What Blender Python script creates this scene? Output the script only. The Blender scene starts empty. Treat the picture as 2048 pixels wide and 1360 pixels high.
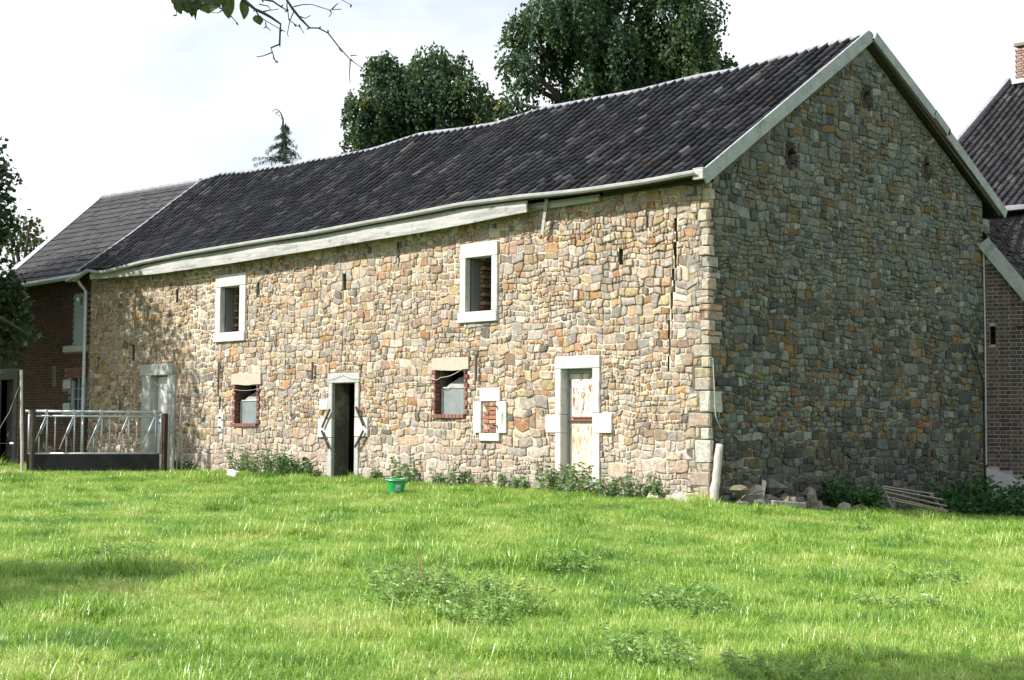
import bpy, math, random
import numpy as np
from mathutils import Matrix, Vector, Quaternion
R = random.Random(7)
NR = np.random.default_rng(11)
SC = bpy.context.scene
COL = SC.collection
PI = math.pi

# ------------------------------------------------------------------ camera
YAW, PITCH, ROLL = math.radians(44.5), math.atan(180 / 3000), math.radians(0.3)
fh = np.array([-math.cos(YAW), math.sin(YAW), 0.0])          # level forward
rt = np.array([math.sin(YAW), math.cos(YAW), 0.0])           # level right
up = np.array([0, 0, 1.0])
fw = fh * math.cos(PITCH) + up * math.sin(PITCH)
u0 = up * math.cos(PITCH) - fh * math.sin(PITCH)
cr = rt * math.cos(ROLL) + u0 * math.sin(ROLL)
cu = u0 * math.cos(ROLL) - rt * math.sin(ROLL)
CAM = np.array([15.22, -19.466, 1.16])
cd = bpy.data.cameras.new('camera')
cam = bpy.data.objects.new('camera', cd); COL.objects.link(cam)
M = Matrix(((cr[0], cu[0], -fw[0], CAM[0]), (cr[1], cu[1], -fw[1], CAM[1]), (cr[2], cu[2], -fw[2], CAM[2]), (0, 0, 0, 1)))
cam.matrix_world = M
cd.sensor_width = 36.0; cd.lens = 36.0 * 3000 / 2048
cd.clip_start = 0.1; cd.clip_end = 2000
SC.camera = cam

def spot(right, fwd, z=0.0):
    p = CAM + rt * right + fh * fwd
    return np.array([p[0], p[1], z])

def size_seen(c, r):
    v = np.array(c) - CAM
    z = v.dot(fw)
    if z < 0.5: return 0
    x, y = v.dot(cr) / z * 3000, v.dot(cu) / z * 3000
    if abs(x) > 1040 or abs(y) > 700: return 0
    return r * 3000 / z

# ------------------------------------------------------------------ light
SUN_EL, SUN_AZ = math.radians(41), math.radians(26)
sdir = np.array([-math.sin(SUN_AZ) * math.cos(SUN_EL), -math.cos(SUN_AZ) * math.cos(SUN_EL), math.sin(SUN_EL)])
W = bpy.data.worlds.new('World'); SC.world = W; W.use_nodes = True
nt = W.node_tree; nt.nodes.clear()
def wn(t, **k):
    n = nt.nodes.new(t)
    for a, b in k.items(): setattr(n, a, b)
    return n
out = wn('ShaderNodeOutputWorld'); bg = wn('ShaderNodeBackground'); bg.inputs['Strength'].default_value = 0.070
sky = wn('ShaderNodeTexSky'); sky.sky_type = 'NISHITA'; sky.sun_disc = False
sky.sun_elevation = SUN_EL; sky.sun_rotation = math.atan2(sdir[0], sdir[1]); sky.air_density = 1.0; sky.dust_density = 0.6
tc = wn('ShaderNodeTexCoord'); mp = wn('ShaderNodeMapping'); mp.inputs['Scale'].default_value = (1.0, 1.0, 2.2)
mp.inputs['Location'].default_value = (0.35, 0.2, 0.1)
nz = wn('ShaderNodeTexNoise'); nz.inputs['Scale'].default_value = 2.3; nz.inputs['Detail'].default_value = 9; nz.inputs['Roughness'].default_value = 0.55
rp = wn('ShaderNodeValToRGB'); rp.color_ramp.elements[0].position = 0.38; rp.color_ramp.elements[1].position = 0.54
rp.color_ramp.elements[0].color = (0.60, 0.60, 0.60, 1); rp.color_ramp.elements[1].color = (1, 1, 1, 1)
mx = wn('ShaderNodeMix', data_type='RGBA'); mx.inputs['B'].default_value = (10.6, 11.1, 11.6, 1)
L = nt.links.new
L(tc.outputs['Generated'], mp.inputs['Vector']); L(mp.outputs['Vector'], nz.inputs['Vector']); L(nz.outputs['Fac'], rp.inputs['Fac'])
L(rp.outputs['Color'], mx.inputs['Factor']); L(sky.outputs['Color'], mx.inputs['A']); L(mx.outputs['Result'], bg.inputs['Color']); L(bg.outputs['Background'], out.inputs['Surface'])
sl = bpy.data.lights.new('sun', 'SUN'); sl.energy = 5.0; sl.angle = math.radians(0.53); sl.color = (1.0, 0.965, 0.90)
so = bpy.data.objects.new('sun', sl); COL.objects.link(so)
so.rotation_euler = Vector(sdir).to_track_quat('Z', 'Y').to_euler(); so.location = (-10, -30, 30)
SC.view_settings.view_transform = 'Standard'; SC.view_settings.look = 'None'
SC.view_settings.exposure = 0.68; SC.view_settings.gamma = 1.0; SC.view_settings.use_curve_mapping = False

# ------------------------------------------------------------------ materials
def mat(name, base=(0.5, 0.5, 0.5), attr=False, rough=0.85, spec=0.3, noise=None, bump=None, metal=0.0, trans=0.0, stains=None, island=0.0, stretch=None):
    """noise: (scale, amount) value variation; bump: (scale, height in m); stains: list of (scale, lo, hi, colour, stretch)"""
    m = bpy.data.materials.new(name); m.use_nodes = True
    t = m.node_tree; b = t.nodes['Principled BSDF']; lk = t.links.new
    b.inputs['Roughness'].default_value = rough; b.inputs['Specular IOR Level'].default_value = spec; b.inputs['Metallic'].default_value = metal
    N = t.nodes.new
    if attr:
        a = N('ShaderNodeAttribute'); a.attribute_name = 'Col'; c = a.outputs['Color']
    else:
        a = N('ShaderNodeRGB'); a.outputs[0].default_value = (*base, 1); c = a.outputs[0]
    co = N('ShaderNodeTexCoord').outputs['Object']
    def noi(scale, det=5, st=None, rg=0.6):
        n = N('ShaderNodeTexNoise'); n.inputs['Scale'].default_value = scale; n.inputs['Detail'].default_value = det; n.inputs['Roughness'].default_value = rg
        if st:
            q = N('ShaderNodeMapping'); q.inputs['Scale'].default_value = st; lk(co, q.inputs['Vector']); lk(q.outputs[0], n.inputs['Vector'])
        else: lk(co, n.inputs['Vector'])
        return n.outputs['Fac']
    def scaled(c, fac, lo, hi):
        r = N('ShaderNodeMapRange'); r.inputs['To Min'].default_value = lo; r.inputs['To Max'].default_value = hi
        r.inputs['From Min'].default_value = 0.25; r.inputs['From Max'].default_value = 0.75
        lk(fac, r.inputs['Value'])
        k = N('ShaderNodeMix'); k.data_type = 'RGBA'; k.blend_type = 'MULTIPLY'; k.inputs['Factor'].default_value = 1
        lk(c, k.inputs['A']); lk(r.outputs[0], k.inputs['B']); return k.outputs['Result']
    if noise:
        c = scaled(c, noi(noise[0], 6, stretch), 1 - noise[1], 1 + noise[1])
        if len(noise) > 2: c = scaled(c, noi(noise[2], 3), 1 - noise[3], 1 + noise[3])
    if island:
        g = N('ShaderNodeNewGeometry'); r = N('ShaderNodeMapRange'); r.inputs['To Min'].default_value = 1 - island; r.inputs['To Max'].default_value = 1 + island
        lk(g.outputs['Random Per Island'], r.inputs['Value'])
        k = N('ShaderNodeMix'); k.data_type = 'RGBA'; k.blend_type = 'MULTIPLY'; k.inputs['Factor'].default_value = 1
        lk(c, k.inputs['A']); lk(r.outputs[0], k.inputs['B']); c = k.outputs['Result']
    for s in (stains or []):
        f = noi(s[0], 6, s[4] if len(s) > 4 else None, 0.65)
        r = N('ShaderNodeMapRange'); r.inputs['From Min'].default_value = s[1]; r.inputs['From Max'].default_value = s[2]; lk(f, r.inputs['Value'])
        k = N('ShaderNodeMix'); k.data_type = 'RGBA'; lk(r.outputs[0], k.inputs['Factor']); lk(c, k.inputs['A']); k.inputs['B'].default_value = (*s[3], 1); c = k.outputs['Result']
    lk(c, b.inputs['Base Color'])
    if bump:
        u = N('ShaderNodeBump'); u.inputs['Distance'].default_value = bump[1]; u.inputs['Strength'].default_value = 1.0
        lk(noi(bump[0], 6, stretch), u.inputs['Height']); lk(u.outputs[0], b.inputs['Normal'])
    if trans:
        tr = N('ShaderNodeBsdfTranslucent'); ms = N('ShaderNodeMixShader'); ms.inputs[0].default_value = trans
        k = N('ShaderNodeMix'); k.data_type = 'RGBA'; k.blend_type = 'MULTIPLY'; k.inputs['Factor'].default_value = 1; k.inputs['B'].default_value = (1.15, 1.2, 0.7, 1)
        lk(c, k.inputs['A']); lk(k.outputs['Result'], tr.inputs['Color'])
        lk(b.outputs[0], ms.inputs[1]); lk(tr.outputs[0], ms.inputs[2]); lk(ms.outputs[0], t.nodes['Material Output'].inputs['Surface'])
    return m

M_stone = mat('rubble_stone', attr=True, rough=0.9, spec=0.25, noise=(13, 0.4, 50, 0.2), bump=(24, 0.016), stains=[(8, 0.63, 0.76, (0.34, 0.22, 0.11)), (10, 0.66, 0.8, (0.10, 0.085, 0.065)), (17, .64, .74, (.50, .46, .38)), (2.6, .60, .72, (.42, .37, .29)), (1.1, .60, .74, (.17, .15, .125), (2.2, 1, .35))])
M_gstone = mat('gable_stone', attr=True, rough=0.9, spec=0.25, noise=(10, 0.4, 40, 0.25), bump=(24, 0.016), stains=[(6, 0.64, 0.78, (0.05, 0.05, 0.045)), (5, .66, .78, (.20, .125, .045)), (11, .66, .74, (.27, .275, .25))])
M_mortar = mat('lime_mortar', (0.56, 0.49, 0.385), noise=(3, 0.3, 30, 0.2), bump=(40, 0.012), stains=[(2.4, 0.52, 0.62, (0.13, 0.11, 0.085))])
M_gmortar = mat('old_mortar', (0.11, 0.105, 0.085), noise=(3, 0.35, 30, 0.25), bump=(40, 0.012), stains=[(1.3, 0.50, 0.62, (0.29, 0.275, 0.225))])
M_lime = mat('dressed_limestone', (0.52, 0.515, 0.49), rough=0.85, noise=(5, 0.16, 30, 0.1), bump=(30, 0.010), stains=[(4, 0.55, 0.8, (0.34, 0.33, 0.30)), (3, .60, .74, (.24, .23, .20), (3, 3, .6))])
M_limegrey = mat('grey_limestone', (0.38, 0.38, 0.365), rough=0.85, noise=(6, 0.18, 30, 0.1), bump=(35, 0.006), stains=[(4, 0.58, 0.8, (0.2, 0.2, 0.19))])
M_conc = mat('beige_lintel', (0.42, 0.37, 0.30), rough=0.9, noise=(8, 0.12, 60, 0.1), bump=(50, 0.004), stains=[(6, 0.64, 0.8, (0.25, 0.22, 0.18))])
M_brick = mat('red_brick', attr=True, rough=0.9, noise=(20, 0.25, 80, 0.12), bump=(60, 0.004))
M_bmortar = mat('brick_mortar', (0.20, 0.175, 0.15), noise=(8, 0.2), bump=(60, 0.004))
M_dmortar = mat('dark_brick_mortar', (0.29, 0.275, 0.25), noise=(8, 0.3), bump=(60, 0.004))
M_tile = mat('clay_pantile', attr=True, rough=0.72, spec=0.22, noise=(9, 0.4, 50, 0.25), bump=(45, 0.006), stains=[(5, 0.64, 0.78, (0.040, 0.040, 0.042)), (22, 0.64, 0.74, (0.085, 0.085, 0.085))])
M_deck = mat('roof_underside', (0.03, 0.025, 0.02))
M_zinc = mat('zinc', (0.50, 0.52, 0.55), rough=0.45, spec=0.5, metal=0.2, noise=(6, 0.15), stains=[(5, 0.6, 0.75, (0.3, 0.3, 0.3))])
M_board = mat('weathered_white_board', (0.42, 0.415, 0.40), rough=0.85, noise=(3, 0.2, 30, 0.15), bump=(30, 0.006), stretch=(0.6, 3, 6),
              stains=[(2.2, 0.48, 0.66, (0.25, 0.25, 0.24), (0.5, 2, 5)), (6, .58, .7, (.16, .155, .145), (.5, 2, 2)), (1.3, 0.60, 0.72, (0.06, 0.055, 0.05), (.6, 1, 1))])
M_verge = mat('weathered_verge_board', (0.30, 0.33, 0.33), rough=0.85, noise=(4, 0.25, 30, 0.15), bump=(30, 0.006), stains=[(3, 0.55, 0.75, (0.13, 0.16, 0.13)), (7, 0.66, 0.75, (0.45, 0.46, 0.46))])
M_wood = mat('grey_wood', (0.30, 0.27, 0.23), rough=0.9, noise=(5, 0.3, 40, 0.2), bump=(30, 0.008), stretch=(4, 4, 0.5), stains=[(4, 0.6, 0.75, (0.13, 0.11, 0.09))])
M_palewood = mat('pale_wood', (0.46, 0.42, 0.38), rough=0.85, noise=(5, 0.25, 40, 0.15), bump=(30, 0.008), stretch=(5, 5, 0.5), stains=[(4, 0.6, 0.75, (0.2, 0.18, 0.15))])
M_darkwood = mat('dark_wood', (0.06, 0.05, 0.04), rough=0.9, noise=(8, 0.3), bump=(30, 0.008))
M_redpost = mat('rusty_post', (0.045, 0.024, 0.02), rough=0.9, noise=(8, 0.3), bump=(30, 0.004))
M_iron = mat('rusty_iron', (0.05, 0.038, 0.032), rough=0.8, noise=(15, 0.4), bump=(60, 0.003))
M_galv = mat('galvanised_steel', (0.42, 0.45, 0.49), rough=0.42, spec=0.5, metal=0.45, noise=(10, 0.12))
M_rust = mat('peeling_white_sheet', (0.60, 0.59, 0.55), rough=0.6, spec=0.4, noise=(8, 0.08), bump=(25, 0.004),
             stains=[(3.2, 0.54, 0.70, (0.55, 0.44, 0.30), (1.6, 1.6, .5)), (13, 0.535, 0.59, (0.20, 0.095, 0.05), (1.6, 1.6, 0.45)), (30, 0.56, 0.62, (0.28, 0.16, 0.08), (1.5, 1.5, 0.5))])
M_rust2 = mat('peeling_cream_sheet', (0.60, 0.55, 0.45), rough=0.6, spec=0.4, noise=(8, 0.1), bump=(25, 0.004),
             stains=[(3, .52, .68, (.50, .36, .22), (1.6, 1.6, .5)), (14, 0.535, 0.60, (0.30, 0.16, 0.075), (1.6, 1.6, 0.4)), (30, 0.58, 0.64, (0.36, 0.24, 0.13), (1.5, 1.5, 0.4))])
M_rustbar = mat('rust', (0.17, 0.075, 0.045), rough=0.85, noise=(20, 0.4), bump=(50, 0.004))
M_plank = mat('whitewashed_plank', (0.72, 0.72, 0.71), rough=0.8, noise=(6, 0.15, 40, 0.1), bump=(30, 0.006), stretch=(6, 6, 0.5), stains=[(5, 0.6, 0.75, (0.28, 0.27, 0.25), (3, 3, 0.6))])
M_shut = mat('grey_paint', (0.27, 0.31, 0.33), rough=0.7, noise=(6, 0.15), bump=(30, 0.004), stretch=(6, 6, 0.5))
M_pane = mat('dusty_glass', (0.20, 0.225, 0.23), rough=0.45, spec=0.5, noise=(5, 0.2), stains=[(7, 0.6, 0.72, (0.33, 0.35, 0.36))])
M_glass = mat('dark_glass', (0.02, 0.028, 0.03), rough=0.12, spec=0.6)
M_plaster = mat('grey_plaster', (0.30, 0.30, 0.29), noise=(4, 0.25), bump=(20, 0.006))
M_slab = mat('concrete', (0.42, 0.42, 0.42), rough=0.9, noise=(5, 0.2), bump=(40, 0.004), stains=[(3, 0.55, 0.75, (0.22, 0.23, 0.23))])
M_green = mat('green_plastic', (0.02, 0.33, 0.08), rough=0.4, spec=0.45, noise=(10, 0.08))
M_label = mat('bucket_label', (0.22, 0.32, 0.50), rough=0.6, stains=[(60, 0.52, 0.58, (0.65, 0.7, 0.7))])
M_whiteplastic = mat('white_plastic', (0.72, 0.74, 0.76), rough=0.5)
M_wire = mat('wire', (0.16, 0.15, 0.14), rough=0.7)
M_palewire = mat('pale_wire', (0.42, 0.41, 0.39), rough=0.7)
M_rubber = mat('black_rubber', (0.012, 0.013, 0.014), rough=0.7, noise=(4, 0.4))
M_bark = mat('bark', (0.075, 0.06, 0.048), rough=0.95, noise=(10, 0.4), bump=(20, 0.02))
M_twig = mat('grey_twig', (0.065, 0.062, 0.07), rough=0.9, noise=(30, 0.3), bump=(80, 0.002))
def leafmat(n, c, tr=0.3, isl=0.45, rough=0.42, spec=0.5): return mat(n, c, rough=rough, spec=spec, trans=tr, island=isl)
M_ash = leafmat('ash_leaf', (0.048, 0.088, 0.036), 0.28, 0.5, .55, .3)
M_ash2 = leafmat('ash_leaf_yellower', (0.066, 0.105, 0.034), 0.28, 0.5, .6, .22)
M_ash3 = leafmat('ash_leaf_bluer', (0.040, 0.082, 0.046), 0.28, 0.5, .6, .22)
M_oak = leafmat('oak_leaf', (0.028, 0.055, 0.020), 0.22)
M_yel = leafmat('turning_leaf', (0.14, 0.13, 0.02), 0.3)
M_con = leafmat('cedar_needle', (0.035, 0.070, 0.055), 0.15)
M_apple = leafmat('apple_leaf', (0.055, 0.085, 0.018), 0.4)
M_nettle = leafmat('nettle_leaf', (0.15, 0.225, 0.11), 0.3, 0.4, 0.5, 0.4)
M_shrub = leafmat('shrub_leaf', (0.03, 0.10, 0.028), 0.3, 0.4)
M_thistle = leafmat('thistle_leaf', (0.23, 0.37, 0.11), 0.35, 0.4, 0.45, 0.5)
M_stem = mat('plant_stem', (0.19, 0.27, 0.085), rough=0.7)
M_drystem = mat('dry_stem', (0.30, 0.24, 0.13), rough=0.8)

# ------------------------------------------------------------------ mesh helpers
class MB:
    def __init__(s): s.v = []; s.f = []; s.c = []; s.mi = []; s.col = (1, 1, 1); s.m = 0
    def add(s, vs, fs, col=None):
        o = len(s.v); s.v += [tuple(map(float, p)) for p in vs]; s.c += [col or s.col] * len(vs)
        s.f += [tuple(i + o for i in f) for f in fs]; s.mi += [s.m] * len(fs)
    def box(s, x0, x1, y0, y1, z0, z1, c=0.0, T=None, col=None):
        lo = (min(x0, x1), min(y0, y1), min(z0, z1)); hi = (max(x0, x1), max(y0, y1), max(z0, z1))
        if c <= 0:
            vs = [(a, b, d) for a in (lo[0], hi[0]) for b in (lo[1], hi[1]) for d in (lo[2], hi[2])]
            fs = [(0, 1, 3, 2), (4, 6, 7, 5), (0, 4, 5, 1), (2, 3, 7, 6), (0, 2, 6, 4), (1, 5, 7, 3)]
        else:
            c = min(c, 0.45 * min(hi[i] - lo[i] for i in range(3)))
            vs = []; idx = {}
            for a in (0, 1):
                for b in (0, 1):
                    for d in (0, 1):
                        P = [(lo, hi)[a][0], (lo, hi)[b][1], (lo, hi)[d][2]]; S = [1 - 2 * a, 1 - 2 * b, 1 - 2 * d]
                        for k in range(3):
                            q = [P[i] + (0 if i == k else S[i] * c) for i in range(3)]; idx[(a, b, d, k)] = len(vs); vs.append(tuple(q))
            fs = []
            I = idx
            for a in (0, 1):
                fs.append((I[a,0,0,0], I[a,1,0,0], I[a,1,1,0], I[a,0,1,0])); fs.append((I[0,a,0,1], I[1,a,0,1], I[1,a,1,1], I[0,a,1,1])); fs.append((I[0,0,a,2], I[1,0,a,2], I[1,1,a,2], I[0,1,a,2]))
                for b in (0, 1):
                    fs.append((I[a,b,0,0], I[a,b,1,0], I[a,b,1,1], I[a,b,0,1])); fs.append((I[a,0,b,0], I[a,1,b,0], I[a,1,b,2], I[a,0,b,2])); fs.append((I[0,a,b,1], I[1,a,b,1], I[1,a,b,2], I[0,a,b,2]))
                    for d in (0, 1): fs.append((I[a,b,d,0], I[a,b,d,1], I[a,b,d,2]))
        if T is not None: vs = [tuple(T @ Vector(v)) for v in vs]
        s.add(vs, fs, col)
    def beam(s, p, q, w, t, upv=(0, 0, 1), c=0.004, col=None):
        """box from p to q, w wide along upv-ish, t thick"""
        p, q = Vector(p), Vector(q); d = (q - p); l = d.length; d.normalize()
        u = Vector(upv); u = (u - d * u.dot(d)).normalized(); n = d.cross(u)
        T = Matrix(((d.x, n.x, u.x, p.x), (d.y, n.y, u.y, p.y), (d.z, n.z, u.z, p.z), (0, 0, 0, 1)))
        s.box(0, l, -t / 2, t / 2, -w / 2, w / 2, c, T, col)
    def tube(s, pts, r, n=6, col=None, cap=True):
        pts = [Vector(p) for p in pts]; rs = r if isinstance(r, (list, tuple)) else [r] * len(pts)
        vs = []; fs = []; prev = None
        for i, p in enumerate(pts):
            d = (pts[min(i + 1, len(pts) - 1)] - pts[max(i - 1, 0)]).normalized()
            if prev is None:
                a = d.orthogonal().normalized()
            else:
                a = prev - d * prev.dot(d)
                a = a.normalized() if a.length > 1e-6 else d.orthogonal().normalized()
            prev = a; b = d.cross(a)
            for k in range(n):
                t = 2 * PI * k / n; vs.append(p + (a * math.cos(t) + b * math.sin(t)) * rs[i])
        for i in range(len(pts) - 1):
            for k in range(n):
                fs.append((i * n + k, i * n + (k + 1) % n, (i + 1) * n + (k + 1) % n, (i + 1) * n + k))
        if cap: fs.append(tuple(range(n))[::-1]); fs.append(tuple((len(pts) - 1) * n + k for k in range(n)))
        s.add(vs, fs, col)
    def prism(s, poly, f0, f1, col=None):
        """closed polygon, two functions giving its near and far 3-D points"""
        n = len(poly); vs = [f0(*p) for p in poly] + [f1(*p) for p in poly]
        fs = [tuple(range(n)), tuple(range(2 * n - 1, n - 1, -1))] + [(i, i + n, (i + 1) % n + n, (i + 1) % n) for i in range(n)]
        s.add(vs, fs, col)
    def mesh(s, name, mats, smooth=False):
        me = bpy.data.meshes.new(name); me.from_pydata(s.v, [], s.f)
        for m in (mats if isinstance(mats, (list, tuple)) else [mats]): me.materials.append(m)
        a = me.color_attributes.new('Col', 'FLOAT_COLOR', 'POINT')
        a.data.foreach_set('color', np.array([(*c, 1) for c in s.c], dtype=np.float32).ravel())
        if len(set(s.mi)) > 1: me.polygons.foreach_set('material_index', s.mi)
        if smooth: me.polygons.foreach_set('use_smooth', [True] * len(me.polygons))
        return me
    def build(s, name, mats, parent=None, smooth=False, **kw):
        o = bpy.data.objects.new(name, s.mesh(name, mats, smooth)); COL.objects.link(o)
        if parent is not None: o.parent = parent; o.matrix_parent_inverse = world_inv(parent)
        for k, v in kw.items(): o[k] = v
        return o

def world_of(o):
    m = o.matrix_basis.copy()
    while o.parent is not None:
        m = o.parent.matrix_basis @ o.matrix_parent_inverse @ m; o = o.parent
    return m
def world_inv(o): return world_of(o).inverted()
def empty(name, loc=(0, 0, 0), parent=None, label=None, cat=None, group=None):
    o = bpy.data.objects.new(name, None); COL.objects.link(o); o.location = loc; o.empty_display_size = 0.2
    if parent is not None:
        o.parent = parent; o.matrix_parent_inverse = world_inv(parent)
    if label: o['label'] = label
    if cat: o['category'] = cat
    if group: o['group'] = group
    return o
def thing(o, label, cat, group=None):
    o['label'] = label; o['category'] = cat
    if group: o['group'] = group
    return o

def quads_mesh(name, V, mats, mi=None):
    """V: (n,4,3) array of separate quads"""
    n = len(V); me = bpy.data.meshes.new(name)
    me.vertices.add(n * 4); me.vertices.foreach_set('co', V.astype(np.float32).ravel())
    me.loops.add(n * 4); me.loops.foreach_set('vertex_index', np.arange(n * 4, dtype=np.int32))
    me.polygons.add(n); me.polygons.foreach_set('loop_start', np.arange(0, n * 4, 4, dtype=np.int32))
    for m in (mats if isinstance(mats, (list, tuple)) else [mats]): me.materials.append(m)
    if mi is not None: me.polygons.foreach_set('material_index', np.asarray(mi, dtype=np.int32))
    me.update(calc_edges=True); me.validate()
    return me
def link(me, name, parent=None, **kw):
    o = bpy.data.objects.new(name, me); COL.objects.link(o)
    if parent is not None: o.parent = parent; o.matrix_parent_inverse = world_inv(parent)
    for k, v in kw.items(): o[k] = v
    return o

# ------------------------------------------------------------------ terrain
CP = np.array([(15.2, -19.5, -.43), (8.6, -13, -.43), (12.5, -10, -.45), (4, -9.5, -.36), (6, -3, -.40), (3, 1, -.36), (.6, -.6, -.05), (.4, .1, -.04), (.3, 3, -.2),
    (.3, 6, -.36), (.3, 9.2, -.52), (2.4, 6, -.46), (6, 6, -.5), (10, 5, -.5), (-3, -.3, .05), (-6.5, -.3, .09), (-9.6, -.3, .12), (-13, -.3, .15), (-17, -.3, .16), (-21, -.5, .14),
    (-25, -.5, .1), (-3, -3, -.08), (-9, -3, .02), (-15, -3, .10), (-20, -4, .12), (-10, -12, -.12), (0, -14, -.36), (-5, -8, -.12), (-20, -15, -.1), (20, -5, -.5), (20, 10, -.55),
    (40, 0, -.5), (-40, 0, -.2), (0, 40, -.5), (0, -45, -.5), (-40, -40, -.3), (40, 40, -.5), (-40, 40, -.3), (40, -40, -.5), (-10, 9, .0), (-10, 20, -.2), (10, 20, -.5)])
def _tps():
    P = CP[:, :2]; n = len(P); d = np.linalg.norm(P[:, None] - P[None], axis=2)
    K = np.where(d > 0, d ** 2 * np.log(d + 1e-9), 0) + np.eye(n) * 0.3
    A = np.zeros((n + 3, n + 3)); A[:n, :n] = K; A[:n, n] = 1; A[:n, n + 1:] = P; A[n, :n] = 1; A[n + 1:, :n] = P.T
    return np.linalg.solve(A, np.concatenate([CP[:, 2], np.zeros(3)]))
TW = _tps()
def gz(x, y):
    x = np.asarray(x, float); y = np.asarray(y, float); sh = x.shape; p = np.stack([np.clip(x.ravel(), -45, 45), np.clip(y.ravel(), -45, 45)], 1)
    d = np.linalg.norm(p[:, None] - CP[None, :, :2], axis=2)
    z = (np.where(d > 0, d ** 2 * np.log(d + 1e-9), 0)) @ TW[:-3] + TW[-3] + p @ TW[-2:]
    q = p
    bump = 0.018 * np.sin(q[:, 0] * 2.1 + 1.3 * np.sin(q[:, 1] * 1.1)) * np.sin(q[:, 1] * 1.7 + q[:, 0] * .6) + 0.012 * np.sin(q[:, 0] * 4.3 + 2) * np.sin(q[:, 1] * 3.9)
    return (z + bump).reshape(sh)
def gz1(x, y): return float(gz(np.array([x]), np.array([y]))[0])

def make_ground():
    xs = np.unique(np.concatenate([np.linspace(-45, 45, 181), [-1500, -600, -250, -120, -70, 70, 120, 250, 600, 1500]]))
    X, Y = np.meshgrid(xs, xs, indexing='ij'); Z = gz(X, Y); n = len(xs)
    me = bpy.data.meshes.new('meadow')
    V = np.stack([X, Y, Z], 2).reshape(-1, 3); i = np.arange(n * n).reshape(n, n)
    F = np.stack([i[:-1, :-1], i[1:, :-1], i[1:, 1:], i[:-1, 1:]], 2).reshape(-1, 4)
    me.from_pydata(V.tolist(), [], F.tolist()); me.polygons.foreach_set('use_smooth', [True] * len(me.polygons))
    me.materials.append(mat('meadow_soil', (0.095, 0.145, 0.034), rough=0.95, noise=(1.2, 0.25, 9, 0.35), bump=(12, 0.03), stains=[(0.9, 0.62, 0.74, (0.10, 0.085, 0.05))]))
    o = link(me, 'meadow', kind='structure')
make_ground()

# ------------------------------------------------------------------ masonry
def make_warp(seed, amp=1.0):
    r = np.random.default_rng(seed); K = []
    for wl, a in ((1.5, .016), (0.9, .012), (0.5, .013), (0.42, .012), (0.3, .009), (0.24, .008)):
        for q in range(2):
            t = r.uniform(0, 2 * PI); K.append((2 * PI / wl * math.cos(t), 2 * PI / wl * math.sin(t), r.uniform(0, 6.28), r.uniform(0, 6.28), a * amp))
    K = np.array(K)
    K[:, 4] *= .72
    def f(P, holes):
        ph = P[:, :1] * K[:, 0] + P[:, 1:] * K[:, 1]
        D = np.stack([(np.sin(ph + K[:, 2]) * K[:, 4]).sum(1), (np.sin(ph + K[:, 3]) * K[:, 4]).sum(1)], 1)
        d = np.full(len(P), 9.0)
        if len(holes):
            H = holes
            dx = np.maximum(np.maximum(H[None, :, 0] - P[:, None, 0], P[:, None, 0] - H[None, :, 1]), 0)
            dz = np.maximum(np.maximum(H[None, :, 2] - P[:, None, 1], P[:, None, 1] - H[None, :, 3]), 0)
            d = np.hypot(dx, dz).min(1)
        return P + D * np.clip(d / 0.18, 0, 1)[:, None]
    return f

def split_seg(a0, a1, b0, b1, rng, out, mean, wide=1.0):
    """one segment of walling: rows of stones, sometimes a big stone or a stack of two"""
    hgt = b1 - b0; n = max(1, int(round(hgt / (mean * rng.uniform(0.72, 1.5)))))
    cuts = [0] + sorted(rng.uniform(0.22, 0.78) / 1 if n == 2 else (k + rng.uniform(-.22, .22)) / n for k in range(1, n)) + [1]
    for k in range(n):
        z0, z1 = b0 + cuts[k] * hgt, b0 + cuts[k + 1] * hgt; h = z1 - z0; a = a0
        while a < a1 - 1e-4:
            w = max(0.06, wide * h * rng.choice([0.65, 0.8, 0.95, 1.1, 1.3, 1.7]) * rng.uniform(0.85, 1.2))
            w = min(w, 0.40)
            if a1 - (a + w) < 0.075: w = a1 - a
            if h > 0.19 and w < 0.3 and rng.random() < 0.3:
                c = z0 + h * rng.uniform(.35, .65); out += [(a, a + w, z0, c), (a, a + w, c, z1)]
            else: out.append((a, a + w, z0, z1))
            a += w
def masonry_rects(a0, a1, b0, b1, rng, mean=0.17, wide=1.0):
    out = []; z = b0
    while z < b1:
        h = rng.uniform(.32, .62); a = a0
        while a < a1:
            w = rng.uniform(.45, 1.3)
            if a1 - a - w < .4: w = a1 - a
            split_seg(a, a + w, z, z + h, rng, out, mean, wide); a += w
        z += h
    return out
def trim(rects, holes, topf=None):
    """cut the stones round openings, frames and quoins: what is left of a stone stays as smaller stones"""
    res = []
    for r in rects:
        todo = [tuple(r)]
        for h in holes:
            nxt = []
            for a0, a1, b0, b1 in todo:
                if a1 <= h[0] or a0 >= h[1] or b1 <= h[2] or b0 >= h[3]: nxt.append((a0, a1, b0, b1)); continue
                if h[0] - a0 > .02: nxt.append((a0, h[0], b0, b1))
                if a1 - h[1] > .02: nxt.append((h[1], a1, b0, b1))
                m0, m1 = max(a0, h[0]), min(a1, h[1])
                if h[2] - b0 > .02: nxt.append((m0, m1, b0, h[2]))
                if b1 - h[3] > .02: nxt.append((m0, m1, h[3], b1))
            todo = nxt
        for a0, a1, b0, b1 in todo:
            if topf: b1 = min(b1, topf(a0), topf(a1))
            if a1 - a0 > .035 and b1 - b0 > .03: res.append((a0, a1, b0, b1))
    return res

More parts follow.
